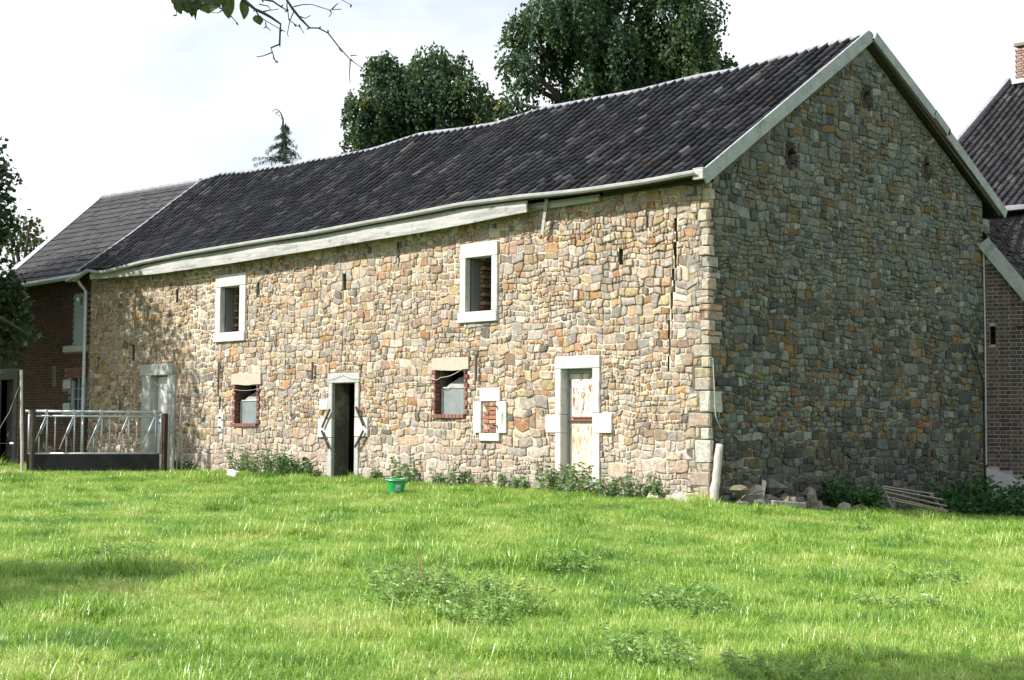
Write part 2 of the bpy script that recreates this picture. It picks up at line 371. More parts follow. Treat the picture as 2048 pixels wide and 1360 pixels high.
def stone_geo(mb, rect, rng, fr, warp, holes, gap, prot, col):
    a0, a1, b0, b1 = rect; g = gap * rng.uniform(.4, 1.5) * .5
    a0 += g; a1 -= g; b0 += g; b1 -= g; w, h = a1 - a0, b1 - b0; m = min(w, h)
    ch = [m * rng.choice((.03, .06, .1, .15, .24)) for _ in range(4)]; k = lambda: m * rng.uniform(-.055, .03)
    P = [(a0 + ch[0], b0), ((a0 + a1) / 2 + k(), b0 + k() * .6), (a1 - ch[1], b0), (a1, b0 + ch[1] * rng.uniform(.6, 1.2)), (a1 + k() * .6, (b0 + b1) / 2 + k()),
         (a1, b1 - ch[2] * rng.uniform(.6, 1.2)), (a1 - ch[2], b1), ((a0 + a1) / 2 + k(), b1 + k() * .6), (a0 + ch[3], b1), (a0, b1 - ch[3] * rng.uniform(.6, 1.2)), (a0 + k() * .6, (b0 + b1) / 2 + k()), (a0, b0 + ch[0] * rng.uniform(.6, 1.2))]
    if m < .1: P = [p for i, p in enumerate(P) if i not in (1, 4, 7, 10)]
    P = warp(np.array(P), holes); c = P.mean(0); n = len(P)
    tx, tz = rng.uniform(-.04, .04) * 1.2, rng.uniform(-.05, .05) * 1.2; e = min(.014, m * .12)
    def ring(f, d, tilt): return [fr(p[0], p[1], d + (tx * (p[0] - c[0]) + tz * (p[1] - c[1])) * tilt) for p in (c + (P - c) * f)]
    s = 1 - 2 * e / max(m, .05); s2 = s * rng.uniform(.5, .7)
    vs = ring(1.0, -.04, 0) + ring(1.0, prot - .009, 1) + ring(s, prot, 1) + [fr(c[0] + rng.uniform(-.1, .1) * w, c[1] + rng.uniform(-.1, .1) * h, prot + rng.uniform(-.004, .012))]
    fs = []
    for q in range(2):
        for i in range(n): fs.append((q * n + i, q * n + (i + 1) % n, (q + 1) * n + (i + 1) % n, (q + 1) * n + i))
    for i in range(n): fs.append((2 * n + i, 2 * n + (i + 1) % n, 3 * n))
    mb.add(vs, fs, col)

def jit(c, rng, a=.18):
    v = rng.uniform(1 - a, 1 + a); return tuple(max(.004, x * v * rng.uniform(.97, 1.03)) for x in c)
FRONT_PAL = [((.345, .270, .20), 26), ((.37, .31, .255), 20), ((.32, .29, .262), 18), ((.26, .25, .24), 10), ((.37, .255, .145), 9), ((.33, .18, .085), 7), ((.44, .40, .33), 9), ((.27, .18, .13), 7), ((.11, .105, .10), 5), ((.38, .31, .17), 4)]
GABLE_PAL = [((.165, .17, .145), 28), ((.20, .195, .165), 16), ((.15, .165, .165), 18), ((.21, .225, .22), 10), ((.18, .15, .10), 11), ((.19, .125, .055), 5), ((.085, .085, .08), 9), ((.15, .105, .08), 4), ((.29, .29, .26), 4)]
def pick(pal, rng):
    t = rng.random() * sum(w for _, w in pal)
    for c, w in pal:
        t -= w
        if t <= 0: return c
    return pal[0][0]

def opening_slab(name, a_lo, a_hi, b_lo, topf, holes, fr, thick, mats, parent, knots):
    """wall slab with real openings: front face at depth 0, back face at -thick (towards the inside), reveals between"""
    mb = MB(); A = sorted(set([a_lo, a_hi] + [v for h in holes for v in h[:2]] + list(knots)))
    A = sorted(set(A + ([] if len(A) > 20 else [a_lo + (a_hi - a_lo) * k / 16 for k in range(17)]))); A = [a for a in A if a_lo <= a <= a_hi]; Bs = sorted(set([b_lo] + [v for h in holes for v in h[2:]]))
    inside = lambda a, b: any(h[0] < a < h[1] and h[2] < b < h[3] for h in holes)
    for i in range(len(A) - 1):
        p, q = A[i], A[i + 1]; cols = [b for b in Bs if b < min(topf(p), topf(q)) - .01] + [None]
        for j in range(len(cols) - 1):
            z0 = cols[j]; z1 = cols[j + 1]
            ta, tb = (z1, z1) if z1 is not None else (topf(p), topf(q))
            if inside((p + q) / 2, (z0 + (z1 if z1 is not None else z0 + .01)) / 2): continue
            for d, flip in ((0, False), (-thick, True)):
                vs = [fr(p, z0, d), fr(q, z0, d), fr(q, tb, d), fr(p, ta, d)]
                mb.add(vs, [(3, 2, 1, 0) if flip else (0, 1, 2, 3)])
        mb.add([fr(p, topf(p), 0), fr(q, topf(q), 0), fr(q, topf(q), -thick), fr(p, topf(p), -thick)], [(0, 1, 2, 3)])
    for a in (a_lo, a_hi): mb.add([fr(a, b_lo, 0), fr(a, topf(a), 0), fr(a, topf(a), -thick), fr(a, b_lo, -thick)], [(0, 1, 2, 3)])
    mb.m = 1 if isinstance(mats, list) and len(mats) > 1 else 0
    for h in holes:
        c = [(h[0], h[2]), (h[1], h[2]), (h[1], h[3]), (h[0], h[3])]
        for k in range(4):
            p, q = c[k], c[(k + 1) % 4]; mb.add([fr(*p, 0), fr(*q, 0), fr(*q, -thick), fr(*p, -thick)], [(0, 1, 2, 3)])
    return mb.build(name, mats, parent)

# ------------------------------------------------------------------ THE BARN
barn = empty('barn', (-10, 4.6, 0), label='long old stone barn with white framed openings and a sagging dark tiled roof', cat='barn')
ffr = lambda a, b, d: (a, -d, b)             # front wall: outward is -Y
gfr = lambda a, b, d: (d, a, b)              # gable wall: outward is +X
# through openings: (x0, x1, z0, z1)
W1, W2 = (-14.22, -13.45, 3.37, 4.42), (-5.86, -5.14, 3.41, 4.45)
D1, D2, D3 = (-17.21, -16.44, -.3, 2.44), (-9.97, -9.21, .10, 2.12), (-3.32, -2.56, -.3, 2.25)
LW1, LW2 = (-13.58, -12.73, 1.28, 2.15), (-6.71, -5.89, 1.46, 2.31)
SLITS = [(-1.98, -1.88, 4.03, 4.32), (-9.68, -9.57, 4.07, 4.41), (-12.82, -12.71, 4.10, 4.44), (-16.19, -16.08, 4.18, 4.52), (-18.17, -18.05, 2.83, 3.23), (-19.89, -19.77, 2.62, 2.98)]
CRACK = [(-.74, -.68, 4.50, 4.72), (-.71, -.655, 4.33, 4.50), (-.76, -.69, 4.10, 4.33), (-.74, -.68, 3.88, 4.10), (-.80, -.735, 3.68, 3.88), (-.77, -.72, 3.48, 3.68), (-.83, -.77, 3.2, 3.48), (-.81, -.77, 3.02, 3.2), (-.88, -.835, 2.7, 3.02), (-.86, -.825, 2.42, 2.7), (-.89, -.85, 2.15, 2.42), (-7.94, -7.885, 4.62, 4.95), (-7.91, -7.87, 4.42, 4.62), (-1.34, -1.30, 4.62, 4.85)]
E_ = .045
fholes = [(h[0] - E_, h[1] + E_, h[2] - E_, h[3] + E_) for h in (W1, W2, D1, D2, D3, LW1, LW2)] + SLITS + CRACK
ftop = lambda x: 5.26
front = opening_slab('front_wall', -20.28, -.07, -.7, ftop, fholes, lambda a, b, d: (a, .03 - d, b), .45, [M_mortar, M_gmortar], barn, [])  # reveals take the darker mortar, standing in for shade inside the openings
# frames and inserts where no rubble is laid
reserve = [(-14.43, -13.21, 3.15, 4.71), (-6.04, -4.97, 3.20, 4.73),
           (-17.60, -16.10, -.5, 2.44), (-17.72, -16.23, 2.44, 2.72), (-10.10, -9.08, 0, 2.12), (-10.14, -9.06, 2.12, 2.33), (-10.45, -10.0, .98, 1.38), (-10.41, -10.10, 1.56, 1.80), (-9.10, -8.78, 1.01, 1.40),
           (-3.46, -2.39, -.5, 2.25), (-3.47, -2.39, 2.25, 2.48), (-3.70, -3.33, 1.11, 1.44), (-2.55, -2.10, 1.11, 1.46),
           (-13.72, -12.57, 2.15, 2.40), (-13.70, -12.60, 1.20, 2.15), (-6.81, -5.76, 2.31, 2.55), (-6.83, -5.77, 1.38, 2.31),
           (-5.43, -4.88, 1.69, 1.95), (-5.61, -4.71, 1.10, 1.69), (-5.44, -4.90, .95, 1.10), (-14.24, -14.02, 1.08, 1.49), (-14.16, -14.04, .90, 1.03)] + SLITS + CRACK
# corner quoins: (z0, z1, run along front, run along gable, pale)
quoins = []; z = -.42; k = 0; rq = random.Random(5)
for (z0, z1, wf, wg, pale) in [(-.42, -.02, .26, .30, 0), (-.02, .26, .20, .16, 0), (.26, .50, .40, .14, 0), (.50, .64, .17, .34, 0), (.64, 1.02, .30, .12, 1), (1.02, 1.22, .18, .13, 1), (1.22, 1.46, .42, .10, 0), (1.46, 1.82, .20, .36, 1), (1.82, 2.04, .30, .16, 0)]:
    quoins.append((z0, z1, wf, wg, pale))
z = 2.04
while z < 5.0:
    h = rq.uniform(.08, .21); h = min(h, 5.16 - z)
    if 5.16 - z - h < .1: h = 5.16 - z
    quoins.append((z, z + h, *( (rq.uniform(.10, .20), rq.uniform(.15, .4)) if rq.random() < .5 else (rq.uniform(.14, .34), rq.uniform(.08, .16)) ), 0)); z += h; k += 1
qf = [(-q[2], .1, q[0], q[1]) for q in quoins]; qg = [(-.1, q[3], q[0], q[1]) for q in quoins]
rngF = random.Random(21)
def front_col(a, b):
    c = pick(FRONT_PAL, rngF)
    c = tuple(.82 * x + .18 * y for x, y in zip(c, (.33, .27, .22)))
    if b < .95:                                   # greyer, pinker field stones low down
        t = .55; c = tuple(x * (1 - t) + y * t for x, y in zip(c, (.37, .33, .30)))
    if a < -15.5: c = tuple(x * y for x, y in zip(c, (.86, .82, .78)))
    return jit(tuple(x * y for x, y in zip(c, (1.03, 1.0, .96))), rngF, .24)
frects = trim(masonry_rects(-20.28, .02, -.5, 5.3, rngF, .122), [(*r,) for r in reserve + qf], lambda x: 5.24)
fh_arr = np.array(reserve)
warpF = make_warp(3)
stones = []
for r in frects:
    mb = MB(); a, b = (r[0] + r[1]) / 2, (r[2] + r[3]) / 2
    loose = 1.0 if (-3.3 < a < -.9 and 3.3 < b < 5.1) else 0.0
    prot = rngF.choice((.001, .004, .008, .012, .018, .026)) + loose * rngF.uniform(0, .03) + (.0 if a > -14.5 or a < -17 else -.006)
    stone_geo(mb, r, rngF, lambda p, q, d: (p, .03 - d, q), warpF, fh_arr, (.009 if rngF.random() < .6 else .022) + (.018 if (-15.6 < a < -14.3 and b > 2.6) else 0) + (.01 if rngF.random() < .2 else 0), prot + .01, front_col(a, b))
    stones.append((mb, (a, 0, b), (r[1] - r[0]) * .75 * (r[3] - r[2]), front, M_stone))

# gable wall
APEX = (4.8, 8.42)
def gtop(y): return 5.24 + (APEX[1] - 5.24) * y / APEX[0] if y < APEX[0] else APEX[1] + (5.90 - APEX[1]) * (y - APEX[0]) / (9.3 - APEX[0])
gt = lambda y: gtop(min(max(y, 0.0), 9.3))
GH = [(4.74, 4.93, 7.32, 7.56), (2.29, 2.49, 5.86, 6.14), (6.89, 7.08, 6.20, 6.50)]
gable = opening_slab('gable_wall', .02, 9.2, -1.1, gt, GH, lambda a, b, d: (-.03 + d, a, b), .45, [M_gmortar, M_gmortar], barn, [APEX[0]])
rngG = random.Random(33); warpG = make_warp(8, .9)
GHr = [(h[0] - .10, h[1] + .10, h[2] - .10, h[3] + .10) for h in GH]
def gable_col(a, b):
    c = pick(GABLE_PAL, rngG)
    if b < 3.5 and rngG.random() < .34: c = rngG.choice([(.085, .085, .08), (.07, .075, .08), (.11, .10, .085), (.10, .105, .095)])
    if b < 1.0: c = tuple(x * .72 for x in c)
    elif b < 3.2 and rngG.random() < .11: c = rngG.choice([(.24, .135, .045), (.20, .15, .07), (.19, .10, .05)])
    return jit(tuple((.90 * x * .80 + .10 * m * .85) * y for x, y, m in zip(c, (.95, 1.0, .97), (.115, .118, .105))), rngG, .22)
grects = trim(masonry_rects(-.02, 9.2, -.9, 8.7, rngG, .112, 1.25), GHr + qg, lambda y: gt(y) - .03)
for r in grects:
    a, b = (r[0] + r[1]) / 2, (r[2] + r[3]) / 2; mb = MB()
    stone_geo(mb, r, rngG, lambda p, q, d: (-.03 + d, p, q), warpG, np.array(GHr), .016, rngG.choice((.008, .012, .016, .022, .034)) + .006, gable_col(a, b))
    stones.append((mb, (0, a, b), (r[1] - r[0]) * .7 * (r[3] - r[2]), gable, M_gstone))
for (z0, z1, wf, wg, pale) in quoins:
    mb = MB(); g = .006; c = jit((.40, .385, .34) if pale else tuple(.5 * a + .5 * b for a, b in zip(pick(FRONT_PAL, rngF), (.34, .285, .225))), rngF, .12)
    mb.box(-wf + g, .010 + rngF.uniform(-.014, .012), -.006 - rngF.uniform(-.01, .014), wg - g, z0 + g, z1 - g, .016, col=c)
    ctr = np.array([-wf / 2, wg / 2, (z0 + z1) / 2]); off = [[rngF.uniform(-.011, .011) for _ in range(3)] for _ in mb.v]
    mb.v = [tuple(p + o for p, o in zip(v, q)) for v, q in zip(mb.v, off)]
    stones.append((mb, tuple(ctr), 9, front, M_stone))
stones.sort(key=lambda s: -s[2] * (size_seen(s[1], 1.0) ** 2))
for mb, c, ar, par, m in stones[:298]: mb.build('stone', m, par)
for par, m in ((front, M_stone), (gable, M_gstone)):
    big = MB()
    for mb, c, ar, p, mm in stones[298:]:
        if p is par: big.add(mb.v, mb.f); big.c[-len(mb.v):] = mb.c
    big.build('stones', m, par, kind='stuff')
# radiating bricks round the three owl holes of the gable
rb = random.Random(4)
for h in GH:
    cy, cz = (h[0] + h[1]) / 2, (h[2] + h[3]) / 2
    for k in range(15):
        t = 2 * PI * k / 15 + .1; r0, r1 = .115 + rb.uniform(-.01, .02), rb.uniform(.16, .25); dt = rb.uniform(.12, .19); mb = MB()
        P = [(r0, t - dt), (r1, t - dt * .9), (r1, t + dt * .9), (r0, t + dt)]
        q = [(cy + r * math.cos(a), cz + r * 1.12 * math.sin(a)) for r, a in P]
        mb.prism(q, lambda a, b: (-.012 + rb.uniform(0, .008), a, b), lambda a, b: (-.12, a, b), jit((.05, .042, .035), rb, .35)); mb.build('brick', M_brick, gable)
# back wall and far end wall
mb = MB(); mb.box(-20.28, -.02, 9.2, 9.5, -1, 5.6); mb.build('back_wall', M_gmortar, barn)
mb = MB(); mb.prism([(0.55, -.5), (9.2, -.5), (9.2, 5.7), (4.8, 8.3), (.55, 5.4)], lambda a, b: (-20.28, a, b), lambda a, b: (-19.9, a, b)); mb.build('end_wall', M_gmortar, barn)
# barn floor of packed earth, loft floor
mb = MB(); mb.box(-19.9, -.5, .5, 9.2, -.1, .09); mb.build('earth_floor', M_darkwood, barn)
mb = MB(); mb.box(-19.9, -.5, .5, 9.2, 2.72, 2.85); mb.build('loft_floor', M_darkwood, barn)

# dressed-stone windows and doors
def piece(name, box, mt, par, c=.008, **kw):
    mb = MB(); mb.box(*box, c=c); return mb.build(name, mt, par, **kw)
FY0, FY1 = -.022, .26
M_oldshut = mat('old_grey_shutter', (.15, .165, .17), rough=.8, noise=(6, .2), bump=(30, .004), stretch=(6, 6, .5))
def stone_window(op, o):
    w = empty('window', ((op[0] + op[1]) / 2, 0, op[2]), barn)
    g = .004
    # lintel in two cracked pieces for the right-hand window
    if op is W2:
        mb = MB()
        mb.prism([(o[0], op[3] + g), (-5.30, op[3] + g), (-5.325, o[3]), (o[0] + .03, o[3] - .01)], lambda a, b: (a, FY0, b), lambda a, b: (a, FY1, b)); mb.build('lintel', M_lime, w)
        mb = MB()
        mb.prism([(-5.292, op[3] + g), (o[1], op[3] + g), (o[1], o[3] - .02), (-5.317, o[3] + .005)], lambda a, b: (a, FY0 - .004, b), lambda a, b: (a, FY1, b)); mb.build('lintel', M_lime, w)
    else: piece('lintel', (o[0], o[1], FY0, FY1, op[3] + g, o[3]), M_lime, w, .012)
    piece('sill', (o[0] - .02, o[1] + .01, FY0 - .03, FY1, o[2], op[2] - g), M_lime, w, .012)
    piece('jamb', (o[0] + .01, op[0], FY0, .12, op[2], op[3]), M_lime, w, .01); piece('jamb', (op[1], o[1], FY0, .12, op[2], op[3]), M_lime, w, .01)
    # shutter folded back into the reveal, brick inner reveal behind it
    piece('shutter', (op[0] + .012, op[0] + .04, .125, .33, op[2] + .01, op[3] - .02), M_oldshut, w, .004)
    mb = MB(); rr = random.Random(2); zz = op[2] - .1; n = 0
    while zz < op[3] + .1:
        d = .06 if n % 2 else 0.0
        mb.box(op[0] - .15, op[0] + .10 + d + rr.uniform(-.01, .01), .335, .56, zz, zz + .072, .006, col=jit((.20, .12, .085), rr, .3)); zz += .085; n += 1
    mb.build('inner_reveal', M_brick, w)
    return w
stone_window(W1, (-14.43, -13.21, 3.15, 4.71)); stone_window(W2, (-6.03, -4.98, 3.20, 4.73))

def door(name, op, lint, mt):
    d = empty('door', ((op[0] + op[1]) / 2, 0, op[2]), barn); piece('lintel', (lint[0], lint[1], FY0 - .003, FY1, lint[2] + .003, lint[3]), mt, d, .012); return d
d1 = door('door', D1, (-17.72, -16.23, 2.44, 2.72), M_limegrey)
for (x0, x1) in ((-17.60, -17.21), (-16.44, -16.10)):
    for z0, z1 in ((-.3, 1.05), (1.06, 2.44)): piece('jamb', (x0, x1, FY0, FY1, z0, z1), M_limegrey, d1, .01)
for k in range(6):
    x = D1[0] + .01 + k * .126; mb = MB(); mb.box(x, x + .122, .20, .225, .12, 2.42, .004); mb.build('plank', M_plank, d1)
piece('latch', (-17.10, -17.06, .18, .20, 1.25, 1.33), M_iron, d1, .003)
d2 = door('door', D2, (-10.14, -9.06, 2.12, 2.33), M_limegrey)
for (x0, x1, z0, z1) in [(-10.10, -9.97, .0, .975), (-10.10, -9.97, 1.385, 2.12), (-9.21, -9.08, .0, 1.0), (-9.21, -9.08, 1.41, 2.12)]: piece('jamb', (x0, x1, FY0, .07, z0, z1), M_limegrey, d2, .01)
for (x0, x1, z0, z1) in [(-10.45, -9.97, .98, 1.38), (-10.41, -10.105, 1.56, 1.80), (-9.21, -8.78, 1.005, 1.40)]: piece('jamb_block', (x0, x1, FY0 - .004, .07, z0, z1), M_lime, d2, .012)
piece('threshold', (-10.05, -9.1, -.12, .3, -.05, .105), M_slab, d2, .01)
for p, q in (((-9.96, 1.58), (-10.23, 1.19)), ((-10.24, 1.13), (-9.98, .75)), ((-9.09, 1.62), (-8.84, 1.23)), ((-8.84, 1.13), (-9.11, .79))):
    mb = MB(); mb.beam((p[0], -.075, p[1]), (q[0], -.075, q[1]), .045, .03, (1, 0, 0)); mb.tube([((p[0] + q[0]) / 2, -.08, (p[1] + q[1]) / 2), ((p[0] + q[0]) / 2, -.01, (p[1] + q[1]) / 2)], .014); mb.build('hinge_bar', M_iron, d2)
# dark plastered partition seen inside the open doorway
piece('inner_wall', (-11.6, -9.75, 1.25, 1.35, 0, 2.6), mat('dark_plaster', (.10, .10, .09), noise=(3, .5), stains=[(2.0, .55, .7, (.22, .22, .20), (1, 1, .5))]), d2, 0)
d3 = door('door', D3, (-3.47, -2.39, 2.25, 2.48), M_lime)
for (x0, x1, z0, z1) in [(-3.46, -3.32, -.4, 1.105), (-3.46, -3.32, 1.445, 2.25), (-2.56, -2.39, -.4, 1.105), (-2.56, -2.39, 1.465, 2.25)]: piece('jamb', (x0, x1, FY0, FY1, z0, z1), M_lime, d3, .01)
for (x0, x1, z0, z1) in [(-3.70, -3.32, 1.11, 1.44), (-2.56, -2.10, 1.11, 1.46)]: piece('jamb_block', (x0, x1, FY0 - .004, FY1, z0, z1), M_lime, d3, .012)
piece('frame', (-3.32, -3.285, .165, .25, -.3, 2.245), M_shut, d3, .004); piece('frame', (-3.284, -2.562, .167, .25, 2.18, 2.245), M_shut, d3, .004)
piece('upper_leaf', (-3.28, -2.57, .175, .215, 1.34, 2.175), M_rust, d3, .008, label='upper half of the stable door, white paint flaking to rust')
piece('lower_leaf', (-3.28, -2.57, .178, .218, -.2, 1.325), M_rust2, d3, .008, label='lower half of the stable door, cream paint speckled with rust')
mb = MB(); mb.box(-3.28, -2.58, .13, .175, 1.315, 1.35, .008); mb.box(-3.2, -2.7, .14, .176, 1.37, 1.405, .006); mb.build('ledge_bar', M_rustbar, d3)

# small brick-edged windows
def small_window(op, lz, lx, seed):
    w = empty('window', ((op[0] + op[1]) / 2, 0, op[2]), barn); r = random.Random(seed)
    mb = MB(); n = 9; xs = [lx[0] + (lx[1] - lx[0]) * i / n for i in range(n + 1)]
    low = [lz[0] + .005 + (.03 * math.exp(-((x - lx[0]) / (lx[1] - lx[0]) - .55) ** 2 * 22) * -.8 + r.uniform(0, .008)) for x in xs]
    poly = [(x, z) for x, z in zip(xs, low)] + [(lx[1], lz[1]), (lx[0], lz[1] + .005)]
    mb.prism(poly, lambda a, b: (a, -.018, b), lambda a, b: (a, .3, b)); mb.build('lintel', M_conc, w)
    z = op[2]; k = 0; nb = 10; bh = (op[3] - op[2]) / nb
    for i in range(nb):
        for side in (0, 1):
            L_ = .11 if (i + side) % 2 else .055
            x0, x1 = (op[0] - L_, op[0]) if side == 0 else (op[1], op[1] + L_)
            mb = MB(); mb.box(x0 + .002, x1, -.012 - r.uniform(0, .008), .12, z + .006, z + bh - .006, .005, col=jit((.19, .08, .066), r, .25)); mb.build('brick', M_brick, w)
        z += bh
    nx = 9; x = op[0] - .1; wd = (op[1] - op[0] + .12) / nx
    for i in range(nx):
        mb = MB(); mb.box(x + .004, x + wd - .004, -.04, .18, op[2] - .078, op[2] - .004, .005, col=jit((.21, .10, .085), r, .2)); mb.build('brick', M_brick, w); x += wd
    mb = MB(); mb.box(op[0], op[1], .1, .104, op[2] - .02, op[3]); 
    # frame, dusty hopper pane and the sloping inner sill above it
    a, b = op[0] + .05, op[1]; zt = op[2] + .50
    piece('frame', (a - .03, a + .01, .13, .18, op[2], zt), M_slab, w, .004); piece('frame', (a, b, .132, .18, zt, zt + .03), M_slab, w, .004)
    piece('pane', (a + .012, b, .15, .16, op[2], zt - .002), M_pane, w, 0)
    mb = MB(); mb.prism([(a, zt + .03), (b, zt + .03), (b, zt + .32), (a + .30, zt + .22)], lambda p, q: (p, .19 + (q - zt) * .6, q), lambda p, q: (p, .42 + (q - zt) * .6, q)); mb.build('inner_sill', M_plaster, w)
    return w
small_window(LW1, (2.15, 2.40), (-13.72, -12.57), 1); small_window(LW2, (2.31, 2.55), (-6.81, -5.76), 2)

# blocked hatch: four white stones round a panel of bricks
nich = empty('blocked_window', (-5.16, 0, .95), barn)
for b_ in [(-5.43, -4.88, 1.694, 1.95), (-5.61, -5.39, 1.10, 1.69), (-4.98, -4.71, 1.10, 1.69), (-5.44, -4.90, .95, 1.096)]: piece('frame_stone', (b_[0], b_[1], -.03, .25, b_[2], b_[3]), M_lime, nich, .008)
piece('mortar_bed', (-5.39, -4.98, .012, .25, 1.10, 1.69), M_mortar, nich, 0)
r = random.Random(6); z = 1.105
for i in range(7):
    x = -5.385 + (0 if i % 2 else .04); ws = (.185, .19) if i % 2 else (.15, .17)
    for k, w_ in enumerate(ws):
        if (i, k) in ((1, 0), (5, 0)): x += w_ + .012; continue
        mb = MB(); mb.box(x, min(x + w_, -4.985), -.004 - r.uniform(0, .012), .05, z + .007, z + .07, .006, col=jit(r.choice([(.30, .11, .08), (.33, .15, .09), (.22, .10, .085), (.36, .24, .15)]), r)); mb.build('brick', M_brick, nich); x += w_ + .012
    z += .083
for zz in (1.24, 1.60):
    mb = MB(); mb.tube([(-4.96, -.02, zz), (-4.96, -.10, zz), (-4.96, -.10, zz + .05)], .014, 6); mb.build('hook', M_iron, nich)
wb = empty('hook_stone', (-14.13, 0, .9), barn)
piece('block', (-14.24, -14.02, -.025, .1, 1.08, 1.49), M_lime, wb, .012); piece('block', (-14.16, -14.04, -.022, .1, .90, 1.03), M_lime, wb, .012)
for zz in (1.18, 1.40):
    mb = MB(); mb.tube([(-14.10, -.02, zz), (-14.10, -.09, zz), (-14.05, -.09, zz + .02)], .015, 6); mb.build('hook', M_iron, wb)
# wrought-iron wall ties
for (x, z, h) in ((-14.2, 2.37, .62), (-5.51, 2.34, .50), (-10.63, 2.40, .38), (-18.6, 1.76, .40), (-14.13, 1.75, .3)):
    mb = MB(); mb.beam((x, -.045, z - h / 2), (x + .01, -.05, z + h / 2), .05, .022, (1, 0, 0)); mb.build('wall_tie', M_iron, barn)

# ------------------------------------------------------------------ roofs
def lerp_list(pts, x):
    pts = sorted(pts); xs, zs = zip(*pts); return float(np.interp(x, xs, zs))
EAVE = [(.15, 5.37), (-1.04, 5.34), (-2.41, 5.35), (-3.2, 5.37), (-3.89, 5.40), (-5.63, 5.43), (-6.93, 5.39), (-10.15, 5.31), (-12.5, 5.30), (-15.17, 5.26), (-17.65, 5.18), (-18.9, 5.14), (-20.3, 5.22)]
RIDGE = [(.16, 8.58), (-1.35, 8.50), (-2.91, 8.42), (-3.93, 8.45), (-5.42, 8.40), (-6.86, 8.42), (-8.24, 8.45), (-9.88, 8.32), (-11.09, 8.36), (-12.55, 8.45), (-14.5, 8.30), (-17.71, 8.33), (-19.59, 8.38), (-21.33, 8.48), (-22.4, 8.42)]
BACKE = [(.15, 5.78), (-5, 5.72), (-12, 5.7), (-22.5, 5.7)]
EY, RY, BY = -.30, 4.68, 10.0
XL0, XL1, XR = -20.25, -22.30, .14
def roof_pt(s, t, h=0.0):
    """s 0..1 left to right verge, t 0 eave .. 1 ridge"""
    xl = XL0 + (XL1 - XL0) * t; x = xl + (XR - xl) * s
    ze = lerp_list(EAVE, XL0 + (XR - XL0) * s); zr = lerp_list(RIDGE, XL1 + (XR - XL1) * s)
    y = EY + (RY - EY) * t; z = ze + (zr - ze) * t - .05 * math.sin(PI * t) * (1 + .6 * math.sin(x * .9)) + .012 * math.sin(x * 3.1 + t * 7) * math.sin(t * 11)
    return (x, y - .55 * h, z + .83 * h)
def back_pt(s, t, h=0.0):
    x = -22.3 + (XR + 22.3) * s; ze = lerp_list(BACKE, x); zr = lerp_list(RIDGE, x); return (x, BY + (RY - BY) * t + .5 * h, ze + (zr - ze) * t + .85 * h)
PROF = [(0, .0), (.10, .034), (.24, .056), (.37, .054), (.45, .030), (.48, -.020), (.76, -.034), (1.0, -.004)]
def tile_geo(mb, fn, i, j, nc, nr, rng, col, drop=0.0, prof=PROF):
    ds, dt = 1 / nc, 1 / nr; s0, t0, t1 = i * ds, j * dt - dt * .06 + rng.uniform(-.1, .06) * dt, min((j + 1) * dt + dt * .12, 1.0); t0 -= dt * .4 if (rng.random() < .025 and j > 0) else 0
    n = len(prof); sl = rng.uniform(-.004, .007) + drop; tw = rng.uniform(-.06, .06) * ds
    vs = [fn(s0 + p[0] * ds, t0, p[1] + .022 + sl) for p in prof] + [fn(s0 + p[0] * ds + tw, t1, p[1] + .006) for p in prof] + [fn(s0 + p[0] * ds, t0, p[1] + .012 + sl) for p in prof]
    fs = [(k, k + 1, n + k + 1, n + k) for k in range(n - 1)] + [(2 * n + k, 2 * n + k + 1, k + 1, k) for k in range(n - 1)]
    mb.add(vs, fs, col)
TILE_PAL = [((.012, .013, .017), 44), ((.020, .021, .025), 28), ((.032, .032, .036), 20), ((.052, .052, .054), 6), ((.085, .083, .078), 1.5), ((.035, .027, .023), 2)]
NC, NRW = 96, 21
rngT = random.Random(9)
roof = empty('roof', (-10, 2.2, 5.3), barn)
def sheet(fn, h, ns=24, n_t=6, name='decking', par=roof):
    mb = MB(); vs = [fn(i / ns, j / n_t, h) for i in range(ns + 1) for j in range(n_t + 1)]
    mb.add(vs, [(i * (n_t + 1) + j, (i + 1) * (n_t + 1) + j, (i + 1) * (n_t + 1) + j + 1, i * (n_t + 1) + j + 1) for i in range(ns) for j in range(n_t)]); return mb.build(name, M_deck, par)
sheet(roof_pt, -.05); sheet(back_pt, -.05)
streak = [rngT.uniform(.65, 1.5) for _ in range(NC)]
tl = []
for i in range(NC):
    for j in range(NRW):
        c = jit(pick(TILE_PAL, rngT), rngT, .25)
        if rngT.random() < .14 and j > 0 and tl: c = tuple(.5 * a + .5 * b for a, b in zip(c, tl[-1][1]))
        c = tuple(a * streak[i] for a in c); mb = MB(); tile_geo(mb, roof_pt, i, j, NC, NRW, rngT, c)
        p = roof_pt((i + .5) / NC, (j + .5) / NRW); tl.append((mb, c, size_seen(p, .25)))
tl.sort(key=lambda q: -q[2])
for mb, c, _ in tl[:290]: mb.build('tile', M_tile, roof)
big = MB()
for mb, c, _ in tl[290:]: big.add(mb.v, mb.f, c)
big.build('tiles', M_tile, roof, kind='stuff')
big = MB()
for i in range(0, NC):
    for j in range(NRW): tile_geo(big, back_pt, i, j, NC, NRW, rngT, jit(pick(TILE_PAL, rngT), rngT, .25))
big.build('back_tiles', M_tile, roof, kind='stuff')
